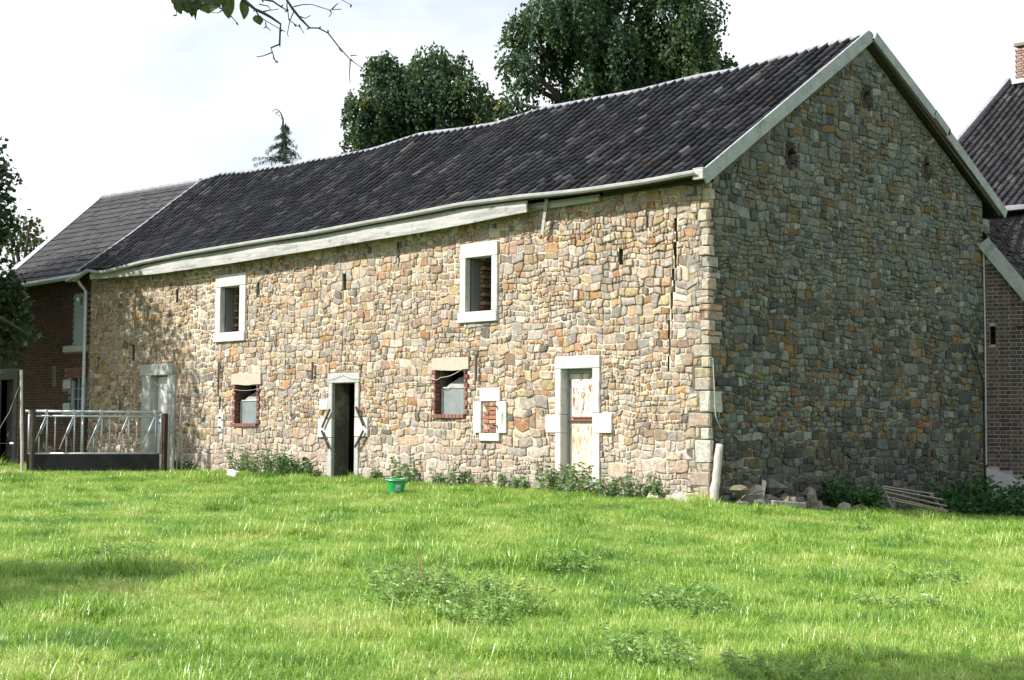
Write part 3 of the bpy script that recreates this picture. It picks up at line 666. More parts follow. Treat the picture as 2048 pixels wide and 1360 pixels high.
# ridge tiles bedded in pale mortar
M_ridge = mat('ridge_tile', (.24, .25, .275), rough=.7, noise=(6, .35, 30, .25), bump=(30, .008), stains=[(4, .58, .75, (.14, .14, .15))])
x = .14
while x > -22.2:
    x1 = max(x - .40, -22.3); mb = MB(); P = []
    for xx, rr in ((x + .03, .095), (x1, .088)):
        z = lerp_list(RIDGE, xx) + .015
        P.append([(xx, RY + rr * 1.15 * math.cos(a), z - .03 + rr * .8 * math.sin(a)) for a in [PI * k / 8 for k in range(-1, 10)]])
    n = len(P[0]); mb.add(P[0] + P[1], [(k, k + 1, n + k + 1, n + k) for k in range(n - 1)] + [tuple(range(n))]); mb.build('ridge_tile', M_ridge, roof); x = x1
# left verge: grey flashing strip up the junction with the annex
mb = MB(); pts = [roof_pt(0, t, .05) for t in np.linspace(-.02, 1, 12)]
for a, b in zip(pts[:-1], pts[1:]): mb.beam(a, b, .10, .04, (1, 0, 0))
mb.build('verge_flashing', M_ridge, roof)
# gutter along the eaves, sagging with them
GP = [(.05, 5.36), (-1.04, 5.33), (-2.41, 5.335), (-3.2, 5.36), (-3.89, 5.39), (-5.63, 5.42), (-6.93, 5.38), (-8.5, 5.34), (-10.15, 5.30), (-12.5, 5.28), (-15.17, 5.25), (-17.0, 5.20), (-18.3, 5.12), (-18.9, 5.08), (-19.4, 5.12), (-19.7, 5.19), (-20.1, 5.10), (-20.45, 4.98)]
mb = MB(); prof = [(-.06, .030), (-.055, -.010), (-.034, -.034), (0, -.042), (.034, -.034), (.055, -.010), (.06, .026)]
xs = np.linspace(.05, -19.4, 70).tolist() + [-19.7, -20.1, -20.45]; n = len(prof); vs = []
for x in xs:
    z = lerp_list(GP, x)
    vs += [(x, -.375 + p, z + q) for p, q in prof] + [(x, -.375 + p * .93, z + q + .008) for p, q in prof[::-1]]
m2 = 2 * n
mb.add(vs, [(i * m2 + k, i * m2 + (k + 1) % m2, (i + 1) * m2 + (k + 1) % m2, (i + 1) * m2 + k) for i in range(len(xs) - 1) for k in range(m2)] + [tuple(range(m2))])
mb.build('gutter', mat('painted_gutter', (.36, .365, .36), rough=.6, noise=(3, .2, 20, .1), stains=[(2, .55, .7, (.25, .25, .24), (1, 4, 4))]), barn)
# fascia boards (warped), bottom edge as it sags
FB = [(-3.9, 5.12), (-5.38, 5.06), (-6.96, 5.01), (-9.33, 4.97), (-12.75, 4.91), (-16.3, 4.88), (-18.6, 4.93), (-19.9, 4.97)]
def fascia(x0, x1, y=-.30, zt=None, zb=None, dy=0):
    mb = MB(); n = 10; xs = np.linspace(x0, x1, n + 1); vs = []
    for x in xs:
        a = (zt or (lambda q: lerp_list(GP, q) - .02))(x); b = (zb or (lambda q: lerp_list(FB, q)))(x)
        yy = y + .012 * math.sin(x * 1.7); vs += [(x, yy, b), (x, yy - .012, (a + b) / 2), (x, yy, a), (x, yy + .035, a), (x, yy + .035, b)]
    mb.add(vs, [(i * 5 + k, i * 5 + (k + 1) % 5, (i + 1) * 5 + (k + 1) % 5, (i + 1) * 5 + k) for i in range(n) for k in range(5)] + [(0, 1, 2, 3, 4), tuple(n * 5 + k for k in (4, 3, 2, 1, 0))])
    mb.build('fascia_board', M_board, barn)
fascia(-3.92, -7.1); fascia(-7.105, -10.9); fascia(-10.905, -15.2, dy=.01); fascia(-15.205, -19.75)
fascia(-2.35, -4.6, -.10, lambda q: 5.30, lambda q: 5.17 + .006 * (q + 4))
mb = MB(); mb.box(-19.8, -.02, -.30, .02, 5.262, 5.285); 
for i in range(0): pass
mb = MB(); vs = []
xs = np.linspace(.08, -19.9, 40)
for x in xs: z = lerp_list(EAVE, x) - .055; vs += [(x, -.34, z - .02), (x, .10, z + .12), (x, .10, z + .15), (x, -.34, z + .0)]
mb.add(vs, [(i * 4 + k, i * 4 + (k + 1) % 4, (i + 1) * 4 + (k + 1) % 4, (i + 1) * 4 + k) for i in range(39) for k in range(4)]); mb.build('soffit', M_darkwood, barn)
mb = MB(); mb.beam((-3.54, -.17, 5.33), (-3.73, -.09, 4.70), .075, .022, (1, 0, 0)); mb.build('broken_batten', M_board, barn)
# wall plate timber over the wall head where the boards are gone
piece('wall_plate', (-2.3, -.03, -.05, .2, 5.262, 5.34), M_darkwood, barn, .01)
# barge boards on the gable
def barge(p, q, w, y_off=0):
    mb = MB(); mb.beam((.15, *p), (.15, *q), w, .045, (0, 0, 1), .006); mb.build('barge_board', M_verge, barn)
barge((-.30, 5.28), (4.70, 8.56), .24)
barge((4.86, 8.58), (7.02, 7.42), .20); barge((7.00, 7.46), (7.58, 7.13), .17); barge((7.50, 7.12), (9.88, 5.74), .20)
mb = MB(); mb.beam((.12, -.26, 5.25), (.12, 4.66, 8.46), .12, .02); mb.beam((.12, 4.95, 8.42), (.12, 9.7, 5.72), .12, .02); mb.beam((.06, -.3, 5.30), (.06, 4.7, 8.55), .1, .2); mb.beam((.06, 4.8, 8.5), (.06, 9.8, 5.76), .1, .2); mb.build('verge_rafter', M_darkwood, barn)
# timber wedge under the front end of the verge
piece('verge_end', (-.04, .17, -.36, -.28, 5.25, 5.44), M_board, barn, .006)

# ------------------------------------------------------------------ LEFT ANNEX (brick)
annex = empty('brick_annex', (-22.6, 4, 0), label='dark red brick building with a flat tiled roof joined to the barn end', cat='building')
AH_SH, AH_LW, AH_D, AH_S = (-21.20, -20.50, 3.33, 4.70), (-21.28, -20.36, 1.62, 2.48), (-25.28, -24.50, -.2, 2.5), (-22.32, -22.20, 2.3, 2.75)
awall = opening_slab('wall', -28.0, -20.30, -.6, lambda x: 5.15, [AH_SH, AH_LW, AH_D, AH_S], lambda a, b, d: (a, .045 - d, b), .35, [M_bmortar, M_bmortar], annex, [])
ares = [(-21.64, -20.40, 3.15, 3.33), AH_SH, AH_LW, AH_D, AH_S, (-21.64, -21.28, 2.19, 2.43), (-21.62, -21.28, 1.62, 1.81), (-21.5, -20.36, 1.50, 1.62), (-25.5, -24.25, -.5, 2.75), (-21.5, -20.4, 2.48, 2.70)]
rngB = random.Random(17); bricks = MB(); z = -.3; row = 0
def in_res(x0, x1, z0, z1, res): return any(x1 > r[0] and x0 < r[1] and z1 > r[2] and z0 < r[3] for r in res)
while z < 5.05:
    L_ = .215 if row % 2 else .105; x = -28.0 + (.0 if row % 2 else .06)
    while x < -20.33:
        x1 = min(x + L_, -20.31)
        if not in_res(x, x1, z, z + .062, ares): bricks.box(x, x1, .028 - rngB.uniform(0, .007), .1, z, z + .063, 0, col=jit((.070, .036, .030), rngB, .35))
        x += L_ + .012
    z += .076; row += 1
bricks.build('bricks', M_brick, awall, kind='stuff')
sh = empty('shutter_window', (-20.85, 0, 3.2), annex)
for k in range(5):
    mb = MB(); x = -21.20 + k * .14; mb.box(x, x + .135, .04, .065, 3.34, 4.69, .004); mb.build('plank', M_shut, sh)
piece('slot', (-20.84, -20.77, .034, .045, 4.38, 4.60), M_darkwood, sh, 0); piece('sill', (-21.64, -20.40, -.03, .2, 3.155, 3.325), M_limegrey, sh, .01)
lw = empty('window', (-20.85, 0, 1.5), annex)
piece('pane', (-21.27, -20.37, .13, .135, 1.63, 2.47), M_glass, lw, 0)
piece('frame', (-21.28, -21.20, .06, .16, 1.62, 2.40), M_shut, lw, .004); piece('frame', (-20.44, -20.36, .06, .16, 1.62, 2.48), M_shut, lw, .004)
for k in range(3): piece('glazing_bar', (-20.99 + k * .19, -20.965 + k * .19, .09, .128, 1.63, 2.47), M_shut, lw, 0)
for zz in (1.9, 2.18): piece('glazing_bar', (-21.2, -20.44, .094, .127, zz, zz + .022), M_shut, lw, 0)
piece('quoin_block', (-21.64, -21.28, .0, .2, 2.19, 2.43), M_limegrey, lw, .008); piece('quoin_block', (-21.62, -21.28, .0, .2, 1.63, 1.81), M_limegrey, lw, .008); piece('sill', (-21.62, -20.38, -.03, .2, 1.50, 1.615), M_limegrey, lw, .008)
for k in range(13):
    mb = MB(); x = -21.48 + k * .083; mb.box(x, x + .07, .015, .12, 2.49 + .02 * (1 - ((k - 6) / 6) ** 2), 2.70, .004, col=jit((.16, .06, .05), rngB, .25)); mb.build('brick', M_brick, lw)
ld = empty('door', (-24.9, 0, 0), annex)
M_dstone = mat('shade_tinted_stone', (.10, .10, .098), rough=.9, noise=(5, .3), bump=(30, .006))  # stone colour darkened to stand in for tree shade on this doorway
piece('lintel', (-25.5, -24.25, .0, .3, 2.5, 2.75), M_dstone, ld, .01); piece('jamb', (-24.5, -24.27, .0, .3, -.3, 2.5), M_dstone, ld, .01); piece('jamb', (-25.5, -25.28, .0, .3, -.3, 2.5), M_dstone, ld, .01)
piece('leaf', (-25.27, -24.51, .2, .24, -.1, 2.49), M_darkwood, ld, .006)
mb = MB(); mb.box(-28, -20.3, 8.8, 9.1, -.5, 5.1); mb.build('back_wall', M_bmortar, annex)
mb = MB(); mb.prism([(.4, -.5), (8.8, -.5), (8.8, 5.2), (4.6, 8.25), (.4, 5.2)], lambda a, b: (-27.6, a, b), lambda a, b: (-28.0, a, b)); mb.build('end_wall', M_bmortar, annex)
# its roof: flat interlocking tiles in straight courses
def aroof(s, t, h=0.0):
    xl = -25.12 - 2.95 * t; xr = -20.16 - 2.14 * t; x = xl + (xr - xl) * s; ze = 5.10; zr = 8.52 - .14 * s
    y = -.26 + (4.62 + .26) * t; return (x, y - .55 * h, ze + (zr - ze) * t + .83 * h - .03)
def aback(s, t, h=0.0): return (-28.1 + 7.9 * s, 9.4 - 4.78 * t, 5.1 + 3.3 * t + .8 * h)
ar = empty('roof', (-23, 2, 5.1), annex)
sheet(aroof, -.04, 6, 4, 'decking', ar); sheet(aback, 0, 6, 4, 'back_slope', ar)
FLAT = [(0.0, .012), (.12, .022), (.24, .012), (.5, .010), (.98, .012)]
for i in range(17):
    for j in range(16):
        mb = MB(); c = jit((.040, .039, .042), rngB, .28); tile_geo(mb, aroof, i, j, 17, 16, rngB, c, .006, FLAT); mb.build('tile', M_tile, ar)
P0, P1 = aroof(0, 1, .05), aroof(1, 1, .05)
for k in range(14):
    a = [P0[q] + (P1[q] - P0[q]) * k / 14 for q in range(3)]; b = [P0[q] + (P1[q] - P0[q]) * (k + 1) / 14 for q in range(3)]
    mb = MB(); mb.tube([a, b], .09, 8); mb.build('ridge_tile', M_ridge, ar)
mb = MB(); mb.beam(aroof(-.012, -.02, .05), aroof(-.012, 1.0, .05), .10, .16, (0, 0, 1)); mb.build('verge_trim', M_zinc, ar)
mb = MB(); mb.tube([(-25.25, -.33, 5.03), (-20.25, -.33, 5.09)], .065, 8); mb.build('gutter', M_zinc, annex)
mb = MB(); mb.tube([(-20.42, -.33, 5.05), (-20.40, -.20, 4.86), (-20.36, -.085, 4.72), (-20.38, -.085, 1.2), (-20.38, -.085, .1)], .045, 8); mb.build('downpipe', M_zinc, annex, smooth=True)
# crooked end of the barn gutter emptying over the annex eave
mb = MB(); mb.beam((-20.05, -.40, 5.10), (-20.75, -.40, 4.98), .05, .15, (0, 0, 1)); mb.build('gutter_outlet', M_zinc, annex)

# ------------------------------------------------------------------ RIGHT LEAN-TO (brick)
lean = empty('brick_lean_to', (1.5, 10, -.5), label='brown brick lean-to with a sloping pale verge board beside the stone gable', cat='building')
LE = np.array([.917, .398]); LN = np.array([.398, -.917])      # along the wall, outward
L0 = np.array([.02, 9.18])
def lfr(s, z, d): p = L0 + LE * s + LN * d; return (p[0], p[1], z)
ltop = lambda s: 5.0 - 1.32 * s
LS = (.085, .20, 2.97, 3.35)
lwall = opening_slab('wall', 0.0, 3.2, -1.2, ltop, [LS], lambda a, b, d: lfr(a, b, d - .020), .3, [M_dmortar, M_dmortar], lean, [.8, 1.6, 2.4])
rngL = random.Random(23); lb = []; z = .47; row = 0
while z < 5.0:
    L_ = .215 if row % 2 else .10; x = .012 if row % 2 else .05
    if row % 2 == 0: lb.append((.012, .04, z))
    while x < 3.15:
        x1 = min(x + L_, 3.2); zp = .30 - .365 * x
        if z > .45 - .36 * x1 and z + .07 < ltop(x1):
            if not in_res(x, x1, z, z + .068, [LS]): lb.append((x, x1, z))
            else: lb += [(x, min(x1, LS[0] - .004), z), (max(x, LS[1] + .004), x1, z)]
        x += L_ + .013
    z += .082; row += 1
z = .47 - .082; row = 1
while z > -.6:
    L_ = .215 if row % 2 else .10; x = .012 if row % 2 else .05
    while x < 3.15:
        x1 = min(x + L_, 3.2)
        if z > .45 - .36 * x: lb.append((x, x1, z))
        x += L_ + .013
    z -= .082; row += 1
lb = [b for b in lb if b[1] - b[0] > .02]
lb.sort(key=lambda b: (b[0] > .95, b[0]))
rest = MB()
for n, (x0, x1, z) in enumerate(lb):
    mb = MB() if n < 285 else rest; d = rngL.uniform(0, .008); c = jit(rngL.choice([(.075, .062, .058), (.085, .062, .056), (.055, .050, .05), (.10, .062, .055)]), rngL, .3)
    o = len(mb.v); mb.box(x0, x1, -.08, -.014 + d, z, z + .068, .004, col=c); mb.v[o:] = [lfr(v[0], v[2], v[1]) for v in mb.v[o:]]
    if n < 285: mb.build('brick', M_brick, lwall)
rest.build('bricks', M_brick, lwall, kind='stuff')
mb = MB(); mb.prism([(-.02, -1.2), (3.2, -1.2), (3.2, -.72), (-.02, .44)], lambda s, z: lfr(s, z, .045), lambda s, z: lfr(s, z, -.1)); mb.build('plinth', M_slab, lean)
mb = MB(); mb.prism([(-.0, -1), (3.2, -1), (3.2, .6), (.0, 4.8)], lambda s, z: lfr(s, z, -.5), lambda s, z: lfr(s, z, -4)); mb.build('slit_backing', M_darkwood, lean)  # unseen dark block added so no daylight shows through the slit
mb = MB(); mb.beam(lfr(-.02, 5.10, .08), lfr(3.3, .72, .08), .27, .045, (0, 0, 1)); mb.build('verge_board', M_verge, lean)
def lroof(s, t, h=0.0):
    p = L0 + LE * (s * 4.6 - 1.2) - LN * (t * 6.0 - .05); return (p[0], p[1], 5.22 - 1.33 * (s * 4.6 - 1.2) * (1 - .85 * t) + 1.75 * t * min(1.0, .35 + s) + h)
lr = empty('roof', (2, 11, 3), lean)
sheet(lroof, -.03, 8, 8, 'decking', lr)
big = MB()
for i in range(20):
    for j in range(18): tile_geo(big, lroof, i, j, 20, 18, rngT, jit((.022, .022, .024), rngT, .4), rngT.uniform(0, .03))
big.build('tiles', M_tile, lr, kind='stuff')
for k in range(4):
    mb = MB(); a = lfr(.05 + k * .22, 5.28 - k * .30, -.1); b = lfr(.50 + k * .2, 5.18 - k * .30, -.5); mb.beam(a, b, .05, .012, (1, 0, 1), col=(.05, .05, .05)); mb.build('slipped_tile', M_tile, lr)
mb = MB(); mb.tube([(.025, 9.14, 4.9), (.03, 9.15, 3), (.025, 9.13, .5)], .018, 6); mb.build('pipe', M_palewire, lean)
mb = MB(); o = [(lfr(.60, 3.33, .02)), (lfr(.80, 3.34, .02))]; mb.beam(*o, .03, .05, (0, 0, 1)); mb.build('iron_bar', M_iron, lean)

# ------------------------------------------------------------------ FARMHOUSE BEHIND
house = empty('farmhouse', (0, 22.3, -.5), label='tall farmhouse behind the lean-to, dark pantile roof with a brick chimney', cat='house')
HX0, HX1, HRY, HRZ, HEY, HEZ = -6.0, 7.0, 22.3, 11.65, 15.6, 6.75
def hroof(s, t, h=0.0):
    return (HX0 + (HX1 - HX0) * s, HEY + (HRY - HEY) * t - .59 * h, HEZ + (HRZ - HEZ) * t + .8 * h - .06 * math.sin(PI * t))
def hback(s, t, h=0.0): return (HX0 + (HX1 - HX0) * s, 29 - 6.7 * t, HEZ + (HRZ - HEZ) * t + h)
hr = empty('roof', (0, 19, 7), house)
sheet(hroof, -.04, 8, 6, 'decking', hr); sheet(hback, 0, 4, 2, 'back_slope', hr)
big = MB(); nn = 0
HP = [((.027, .025, .028), 30), ((.038, .035, .037), 20), ((.018, .018, .021), 20), ((.08, .07, .064), 5)]
for i in range(56):
    for j in range(26):
        c = jit(pick(HP, rngT), rngT, .25); p = hroof((i + .5) / 56, (j + .5) / 26)
        if size_seen(p, .25) > 0 and i < 24 and nn < 280 and j > 1:
            mb = MB(); tile_geo(mb, hroof, i, j, 56, 26, rngT, c); mb.build('tile', M_tile, hr); nn += 1
        else: tile_geo(big, hroof, i, j, 56, 26, rngT, c)
big.build('tiles', M_tile, hr, kind='stuff')
mb = MB(); mb.beam((HX0 - .06, HEY - .1, HEZ - .05), (HX0 - .06, HRY, HRZ + .06), .16, .12); mb.build('verge_trim', M_ridge, hr)
mb = MB(); mb.beam((-5.2, 15.55, 6.78), (7, 15.55, 6.70), .12, .2); mb.build('eave_flashing', M_ridge, hr)
mb = MB(); mb.add([hroof(.115, .80, .10), hroof(.145, .81, .12), hroof(.150, .90, .10), hroof(.12, .89, .09)], [(0, 1, 2, 3)]); mb.prism([(0, 0), (.4, 0), (.4, .9), (0, .9)], lambda a, b: hroof(.118 + a * .06, .80 + b * .1, .10), lambda a, b: hroof(.118 + a * .06, .80 + b * .1, .06)); mb.build('roof_light', M_zinc, hr)
mb = MB(); mb.box(HX0 + .05, HX1 - .05, 15.9, 28.7, -1, 6.6); mb.prism([(15.9, 6.6), (28.7, 6.6), (22.3, 11.4)], lambda a, b: (HX0 + .05, a, b), lambda a, b: (HX1 - .05, a, b)); mb.build('wall', mat('grey_render', (.13, .125, .12), noise=(2, .3)), house)
ch = empty('chimney', (-5.4, 22.3, 11.4), house)
mb = MB(); mb.box(-5.63, -4.5, 21.92, 22.68, 11.2, 12.5); mb.build('core', M_bmortar, ch)
cb = MB(); z = 11.5; row = 0
while z < 12.5:
    for k in range(6):
        x = -5.64 + k * .20 + (.05 if row % 2 else 0); cb.box(x, x + .185, 21.88, 21.95, z, z + .065, .004, col=jit((.30, .20, .17), rngB, .25))
    for k in range(4):
        y = 21.9 + k * .20 + (.05 if row % 2 else 0); cb.box(-5.67, -5.62, y, y + .185, z, z + .065, .004, col=jit((.30, .20, .17), rngB, .25))
    z += .078; row += 1
cb.build('bricks', M_brick, ch, kind='stuff')
piece('cap', (-5.69, -4.45, 21.86, 22.74, 12.58, 12.68), M_bmortar, ch, .01); piece('flashing', (-5.73, -4.4, 21.8, 22.8, 11.45, 11.58), M_zinc, ch, .01)

# ------------------------------------------------------------------ vegetation
def leaf_quads(P, D, size, rng, fold=.25, wid=.42):
    """P points, D unit pointing directions: kite-shaped leaves of real size"""
    n = len(P); S = size * rng.uniform(.65, 1.3, n)[:, None]
    A = rng.normal(size=(n, 3)); B = np.cross(D, A); B /= np.linalg.norm(B, axis=1)[:, None] + 1e-9
    N = np.cross(D, B)
    mid = P + D * S * .45
    return np.stack([P, mid + B * S * wid + N * S * fold * .4, P + D * S, mid - B * S * wid + N * S * fold * .4], 1)
def unit(v): return v / (np.linalg.norm(v, axis=-1, keepdims=True) + 1e-9)

def weeping_crown(lumps, rng, leaf=.15, dens=1.0):
    """hanging strands of leaves from many small boughs; returns leaf points, directions, a hue index per leaf and some bare strands"""
    Ps, Ds, Hs = [], [], []; strands = []
    boughs = []
    for c, r in lumps:
        for _ in range(int(4 + 7.5 * r)):
            d = unit(rng.normal(size=3)); d[2] = d[2] * .8 + .15; boughs.append((np.array(c) + d * r * rng.uniform(.25, .95), r * rng.uniform(.24, .5)))
    for c, r in boughs:
        hue = rng.choice(3, p=(.45, .35, .20)); n = int(70 * r * r * dens) + 5
        for _ in range(n):
            d = unit(rng.normal(size=3)); d[2] = abs(d[2]) * .9 - .2; d = unit(d)
            q = c + d * r * rng.uniform(.3, 1.0); L_ = rng.uniform(.3, 1.5) ** 1.3 * (.55 + .7 * r); k = int(L_ / .07) + 2; v = d * np.array([.7, .7, .45]); pts = []
            for i in range(k):
                v = unit(v * .80 + np.array([0, 0, -.28]) + rng.normal(size=3) * .10); q = q + v * .07; pts.append(q.copy())
                for _ in range(2): Ps.append(q + rng.normal(size=3) * .05); Ds.append(unit(v * .6 + rng.normal(size=3) * .5 + np.array([0, 0, -.5]))); Hs.append(hue)
            if rng.random() < .06: strands.append(pts)
    return np.array(Ps), np.array(Ds), np.array(Hs), strands
def sphere_crown(lumps, rng, leaf=.14, dens=1.0):
    Ps, Ds = [], []
    for (c, r) in lumps:
        n = int(620 * r * r * dens); d = unit(rng.normal(size=(n, 3))); rad = r * rng.uniform(.25, 1.0, n) ** .45
        jitter = rng.normal(size=(n // 8 + 1, 3)) * .16 * r
        P = np.array(c) + d * rad[:, None] + np.repeat(jitter, 8, 0)[:n] * .6
        Ps.append(P); Ds.append(unit(d * .6 + rng.normal(size=(n, 3)) * .7 + np.array([0, 0, -.25])))
    return np.concatenate(Ps), np.concatenate(Ds)
def branches(base, top, lumps, rng, r0=.22):
    mb = MB(); base, top = np.array(base), np.array(top)
    mid = (base + top) / 2 + rng.normal(size=3) * np.array([.15, .15, 0])
    mb.tube([base, mid, top], [r0, r0 * .8, r0 * .6], 10)
    for c, r in lumps:
        c = np.array(c); t = rng.uniform(.55, 1.0); s = base + (top - base) * t; m = (s + c) / 2 + np.array([0, 0, .15 * np.linalg.norm(c - s)]) + rng.normal(size=3) * .1
        mb.tube([s, m, c], [r0 * .45, r0 * .3, r0 * .1], 6)
    return mb
def tree(name, label, lumps, base, top, seed, weep, leafm, leaf, dens, r0=.22, second=None, group=None, cat='tree'):
    rng = np.random.default_rng(seed); t = empty(name, tuple(base), label=label, cat=cat, group=group)
    tb = branches(base, top, lumps, rng, r0)
    hue = None
    if weep:
        P, D, hue, st = weeping_crown(lumps, rng, leaf, dens)
        for s in st: tb.tube([tuple(q) for q in s[::3]] if len(s) > 5 else [tuple(s[0]), tuple(s[-1])], .009, 3, cap=False)
    else: P, D = sphere_crown(lumps, rng, leaf, dens)
    tb.build('trunk', M_bark, t, smooth=True)
    Q = leaf_quads(P, D, leaf, rng)
    mats_ = [leafm] + ([M_ash2, M_ash3] if weep else []); mi = hue if hue is not None else np.zeros(len(Q), int)
    if second:
        mats_.append(second); y_ = len(mats_) - 1; mi[rng.random(len(Q)) < .006] = y_
        for i in rng.integers(0, len(P), 6):
            near = np.linalg.norm(P - P[i], axis=1) < .25; mi[near & (rng.random(len(P)) < .5)] = y_
    link(quads_mesh('crown', Q, mats_, mi), 'crown', t)
    return t
def pxd(px, py, d):
    """point seen at that place of the picture at level distance d (used to set the tree outlines from image pixels)"""
    r_ = fw + cr * (px - 1024) / 3000 - cu * (py - 680) / 3000
    return CAM + r_ * (d / r_.dot(fh))
def lump(lst, d, rng, spread=1.2):
    return [(pxd(x, y, d + rng.uniform(-spread, spread)), r / 3000 * d) for x, y, r in lst]
rr = random.Random(3)
LT = lump([(772, 118, 26), (770, 160, 48), (862, 122, 36), (818, 150, 42), (905, 140, 34), (880, 165, 50), (935, 175, 40), (975, 205, 28), (735, 215, 45), (800, 220, 60), (880, 235, 62), (950, 235, 45), (715, 265, 26), (760, 290, 55), (845, 290, 60), (930, 270, 45), (985, 245, 22), (1000, 205, 14)], 46, rr)
tree('weeping_ash', 'smaller rounded weeping ash rising behind the barn ridge, left of the cropped taller one', LT, (-19.6, 10.9, -.2), (-19.6, 10.9, 10.5), 5, True, M_ash, .11, 1.15, .3, M_yel, cat='tree')
RT = lump([(1035, 120, 30), (1045, 70, 40), (1085, 40, 50), (1130, 10, 55), (1190, -20, 70), (1270, -30, 70), (1350, -20, 65), (1400, 30, 40), (1150, 70, 60), (1220, 80, 75), (1300, 70, 75), (1375, 80, 55), (1410, 95, 26), (1110, 110, 40), (1200, 150, 60), (1280, 150, 60), (1350, 135, 50), (1050, 165, 22), (1140, 190, 30), (1445, 122, 22), (1410, 130, 30), (1025, 205, 14)], 43, rr)
tree('weeping_ash', 'tall broad weeping ash behind the barn, its top cropped by the picture edge', RT, (-14.3, 13.4, -.2), (-14.3, 13.4, 12.0), 6, True, M_ash, .11, 1.15, .35, M_yel, cat='tree')
# dark tree at the left edge, shading the brick annex
LD = lump([(-8, 335, 30), (8, 352, 24), (-20, 400, 46), (-5, 440, 40), (8, 465, 22), (-40, 500, 40), (-5, 560, 42), (22, 575, 22), (-20, 610, 50), (15, 640, 36), (45, 655, 26), (20, 700, 30), (-40, 690, 50), (10, 590, 44), (30, 620, 36), (62, 672, 14), (26, 560, 16)], 37.8, rr, .6)
LD += [((-21.6, -3.6, 7.2), 1.9), ((-22.8, -4.6, 8.4), 2.0), ((-24.6, -4.2, 8.6), 2.0), ((-22.6, -3.4, 5.6), 1.8), ((-24.6, -3.2, 6.4), 1.9), ((-20.9, -4.9, 8.6), 1.5), ((-26.4, -4.5, 7.5), 2.0), ((-23.6, -6.2, 9.6), 1.8), ((-21.2, -5.4, 6.6), 1.5), ((-26, -6, 9.3), 1.9)]
LD += [((-19.4, -6.6, 6.4), 1.4), ((-20.0, -6.8, 8.4), 1.6), ((-23.0, -3.0, 4.6), 1.3), ((-24.8, -2.6, 4.8), 1.4), ((-26.6, -3.6, 5.0), 1.6), ((-25.6, -2.4, 3.2), 1.1), ((-27.6, -5.2, 6.5), 1.9), ((-27, -4.5, 3.6), 1.3)]
tree('maple_tree', 'dark leafy tree at the left picture edge in front of the brick annex', LD, (-22.9, -4.2, 0), (-23.0, -4.3, 7.5), 7, False, M_oak, .15, 1.15, .28)
BT = lump([(45, 470, 30), (70, 470, 22), (30, 500, 40), (75, 500, 24), (60, 440, 14), (20, 470, 40)], 52, rr)
tree('hawthorn_tree', 'pale green tree with yellowing leaves peeping over the annex roof verge', BT, tuple(pxd(40, 930, 52)[:2]) + (0.0,), tuple(pxd(40, 520, 52)), 8, False, mat('hawthorn_leaf', (.06, .085, .03), trans=.3, island=.5), .17, .7, .2, M_yel)
# young cedar whose nodding tip shows over the ridge
def cedar():
    D_ = 60; t = empty('cedar_tree', tuple(pxd(572, 900, D_)[:2]) + (-.2,), label='slender young cedar with a nodding tip behind the barn ridge', cat='tree'); rng = np.random.default_rng(12)
    b = pxd(572, 900, D_); b[2] = -.2
    tr = [b, pxd(571, 340, D_), pxd(569, 290, D_), pxd(566, 255, D_), pxd(566, 238, D_), pxd(561, 225, D_), pxd(553, 218, D_), pxd(547, 220, D_)]
    mb = MB(); mb.tube(tr, [.22, .09, .07, .05, .035, .025, .015, .008], 6); Ps, Ds = [], []
    def spray(p, q, sag, n=16):
        pts = [p + (q - p) * s + np.array([0, 0, -sag * s * s]) for s in np.linspace(0, 1, n)]
        mb.tube(pts, [.018 * (1 - .8 * s) for s in np.linspace(0, 1, n)], 4)
        for i, u in enumerate(pts):
            for _ in range(5): Ps.append(u + rng.normal(size=3) * np.array([.04, .04, .03])); Ds.append(unit(rng.normal(size=3) * .5 + np.array([0, 0, -.8])))
    for py, l in [(250, .25), (258, .35), (266, .45), (274, .5), (283, .6), (287, .9), (293, .9), (300, .8), (308, .7), (316, .9), (322, 1.0), (330, 1.1), (338, 1.2)]:
        for k in range(4):
            a = rng.uniform(0, 2 * PI); c = pxd(569, py, D_); l_ = l * rng.uniform(.45, .95); spray(c, c + np.array([math.cos(a) * l_, math.sin(a) * l_, -.10]), .28 * l_)
    for q in ((505, 310), (508, 322), (545, 288), (540, 312)): spray(pxd(566, q[1] - 1 if q[0] > 520 else 316, D_), pxd(*q, D_), .12, 26)
    for i in range(40): s = rng.uniform(0, 1); a = np.array(tr[4]) * (1 - s) + np.array(tr[7]) * s; Ps.append(a); Ds.append(unit(rng.normal(size=3) + np.array([0, 0, -.6])))
    mb.build('trunk', M_bark, t); link(quads_mesh('crown', leaf_quads(np.array(Ps), np.array(Ds), .13, rng, .1, .10), [M_con]), 'crown', t)
cedar()

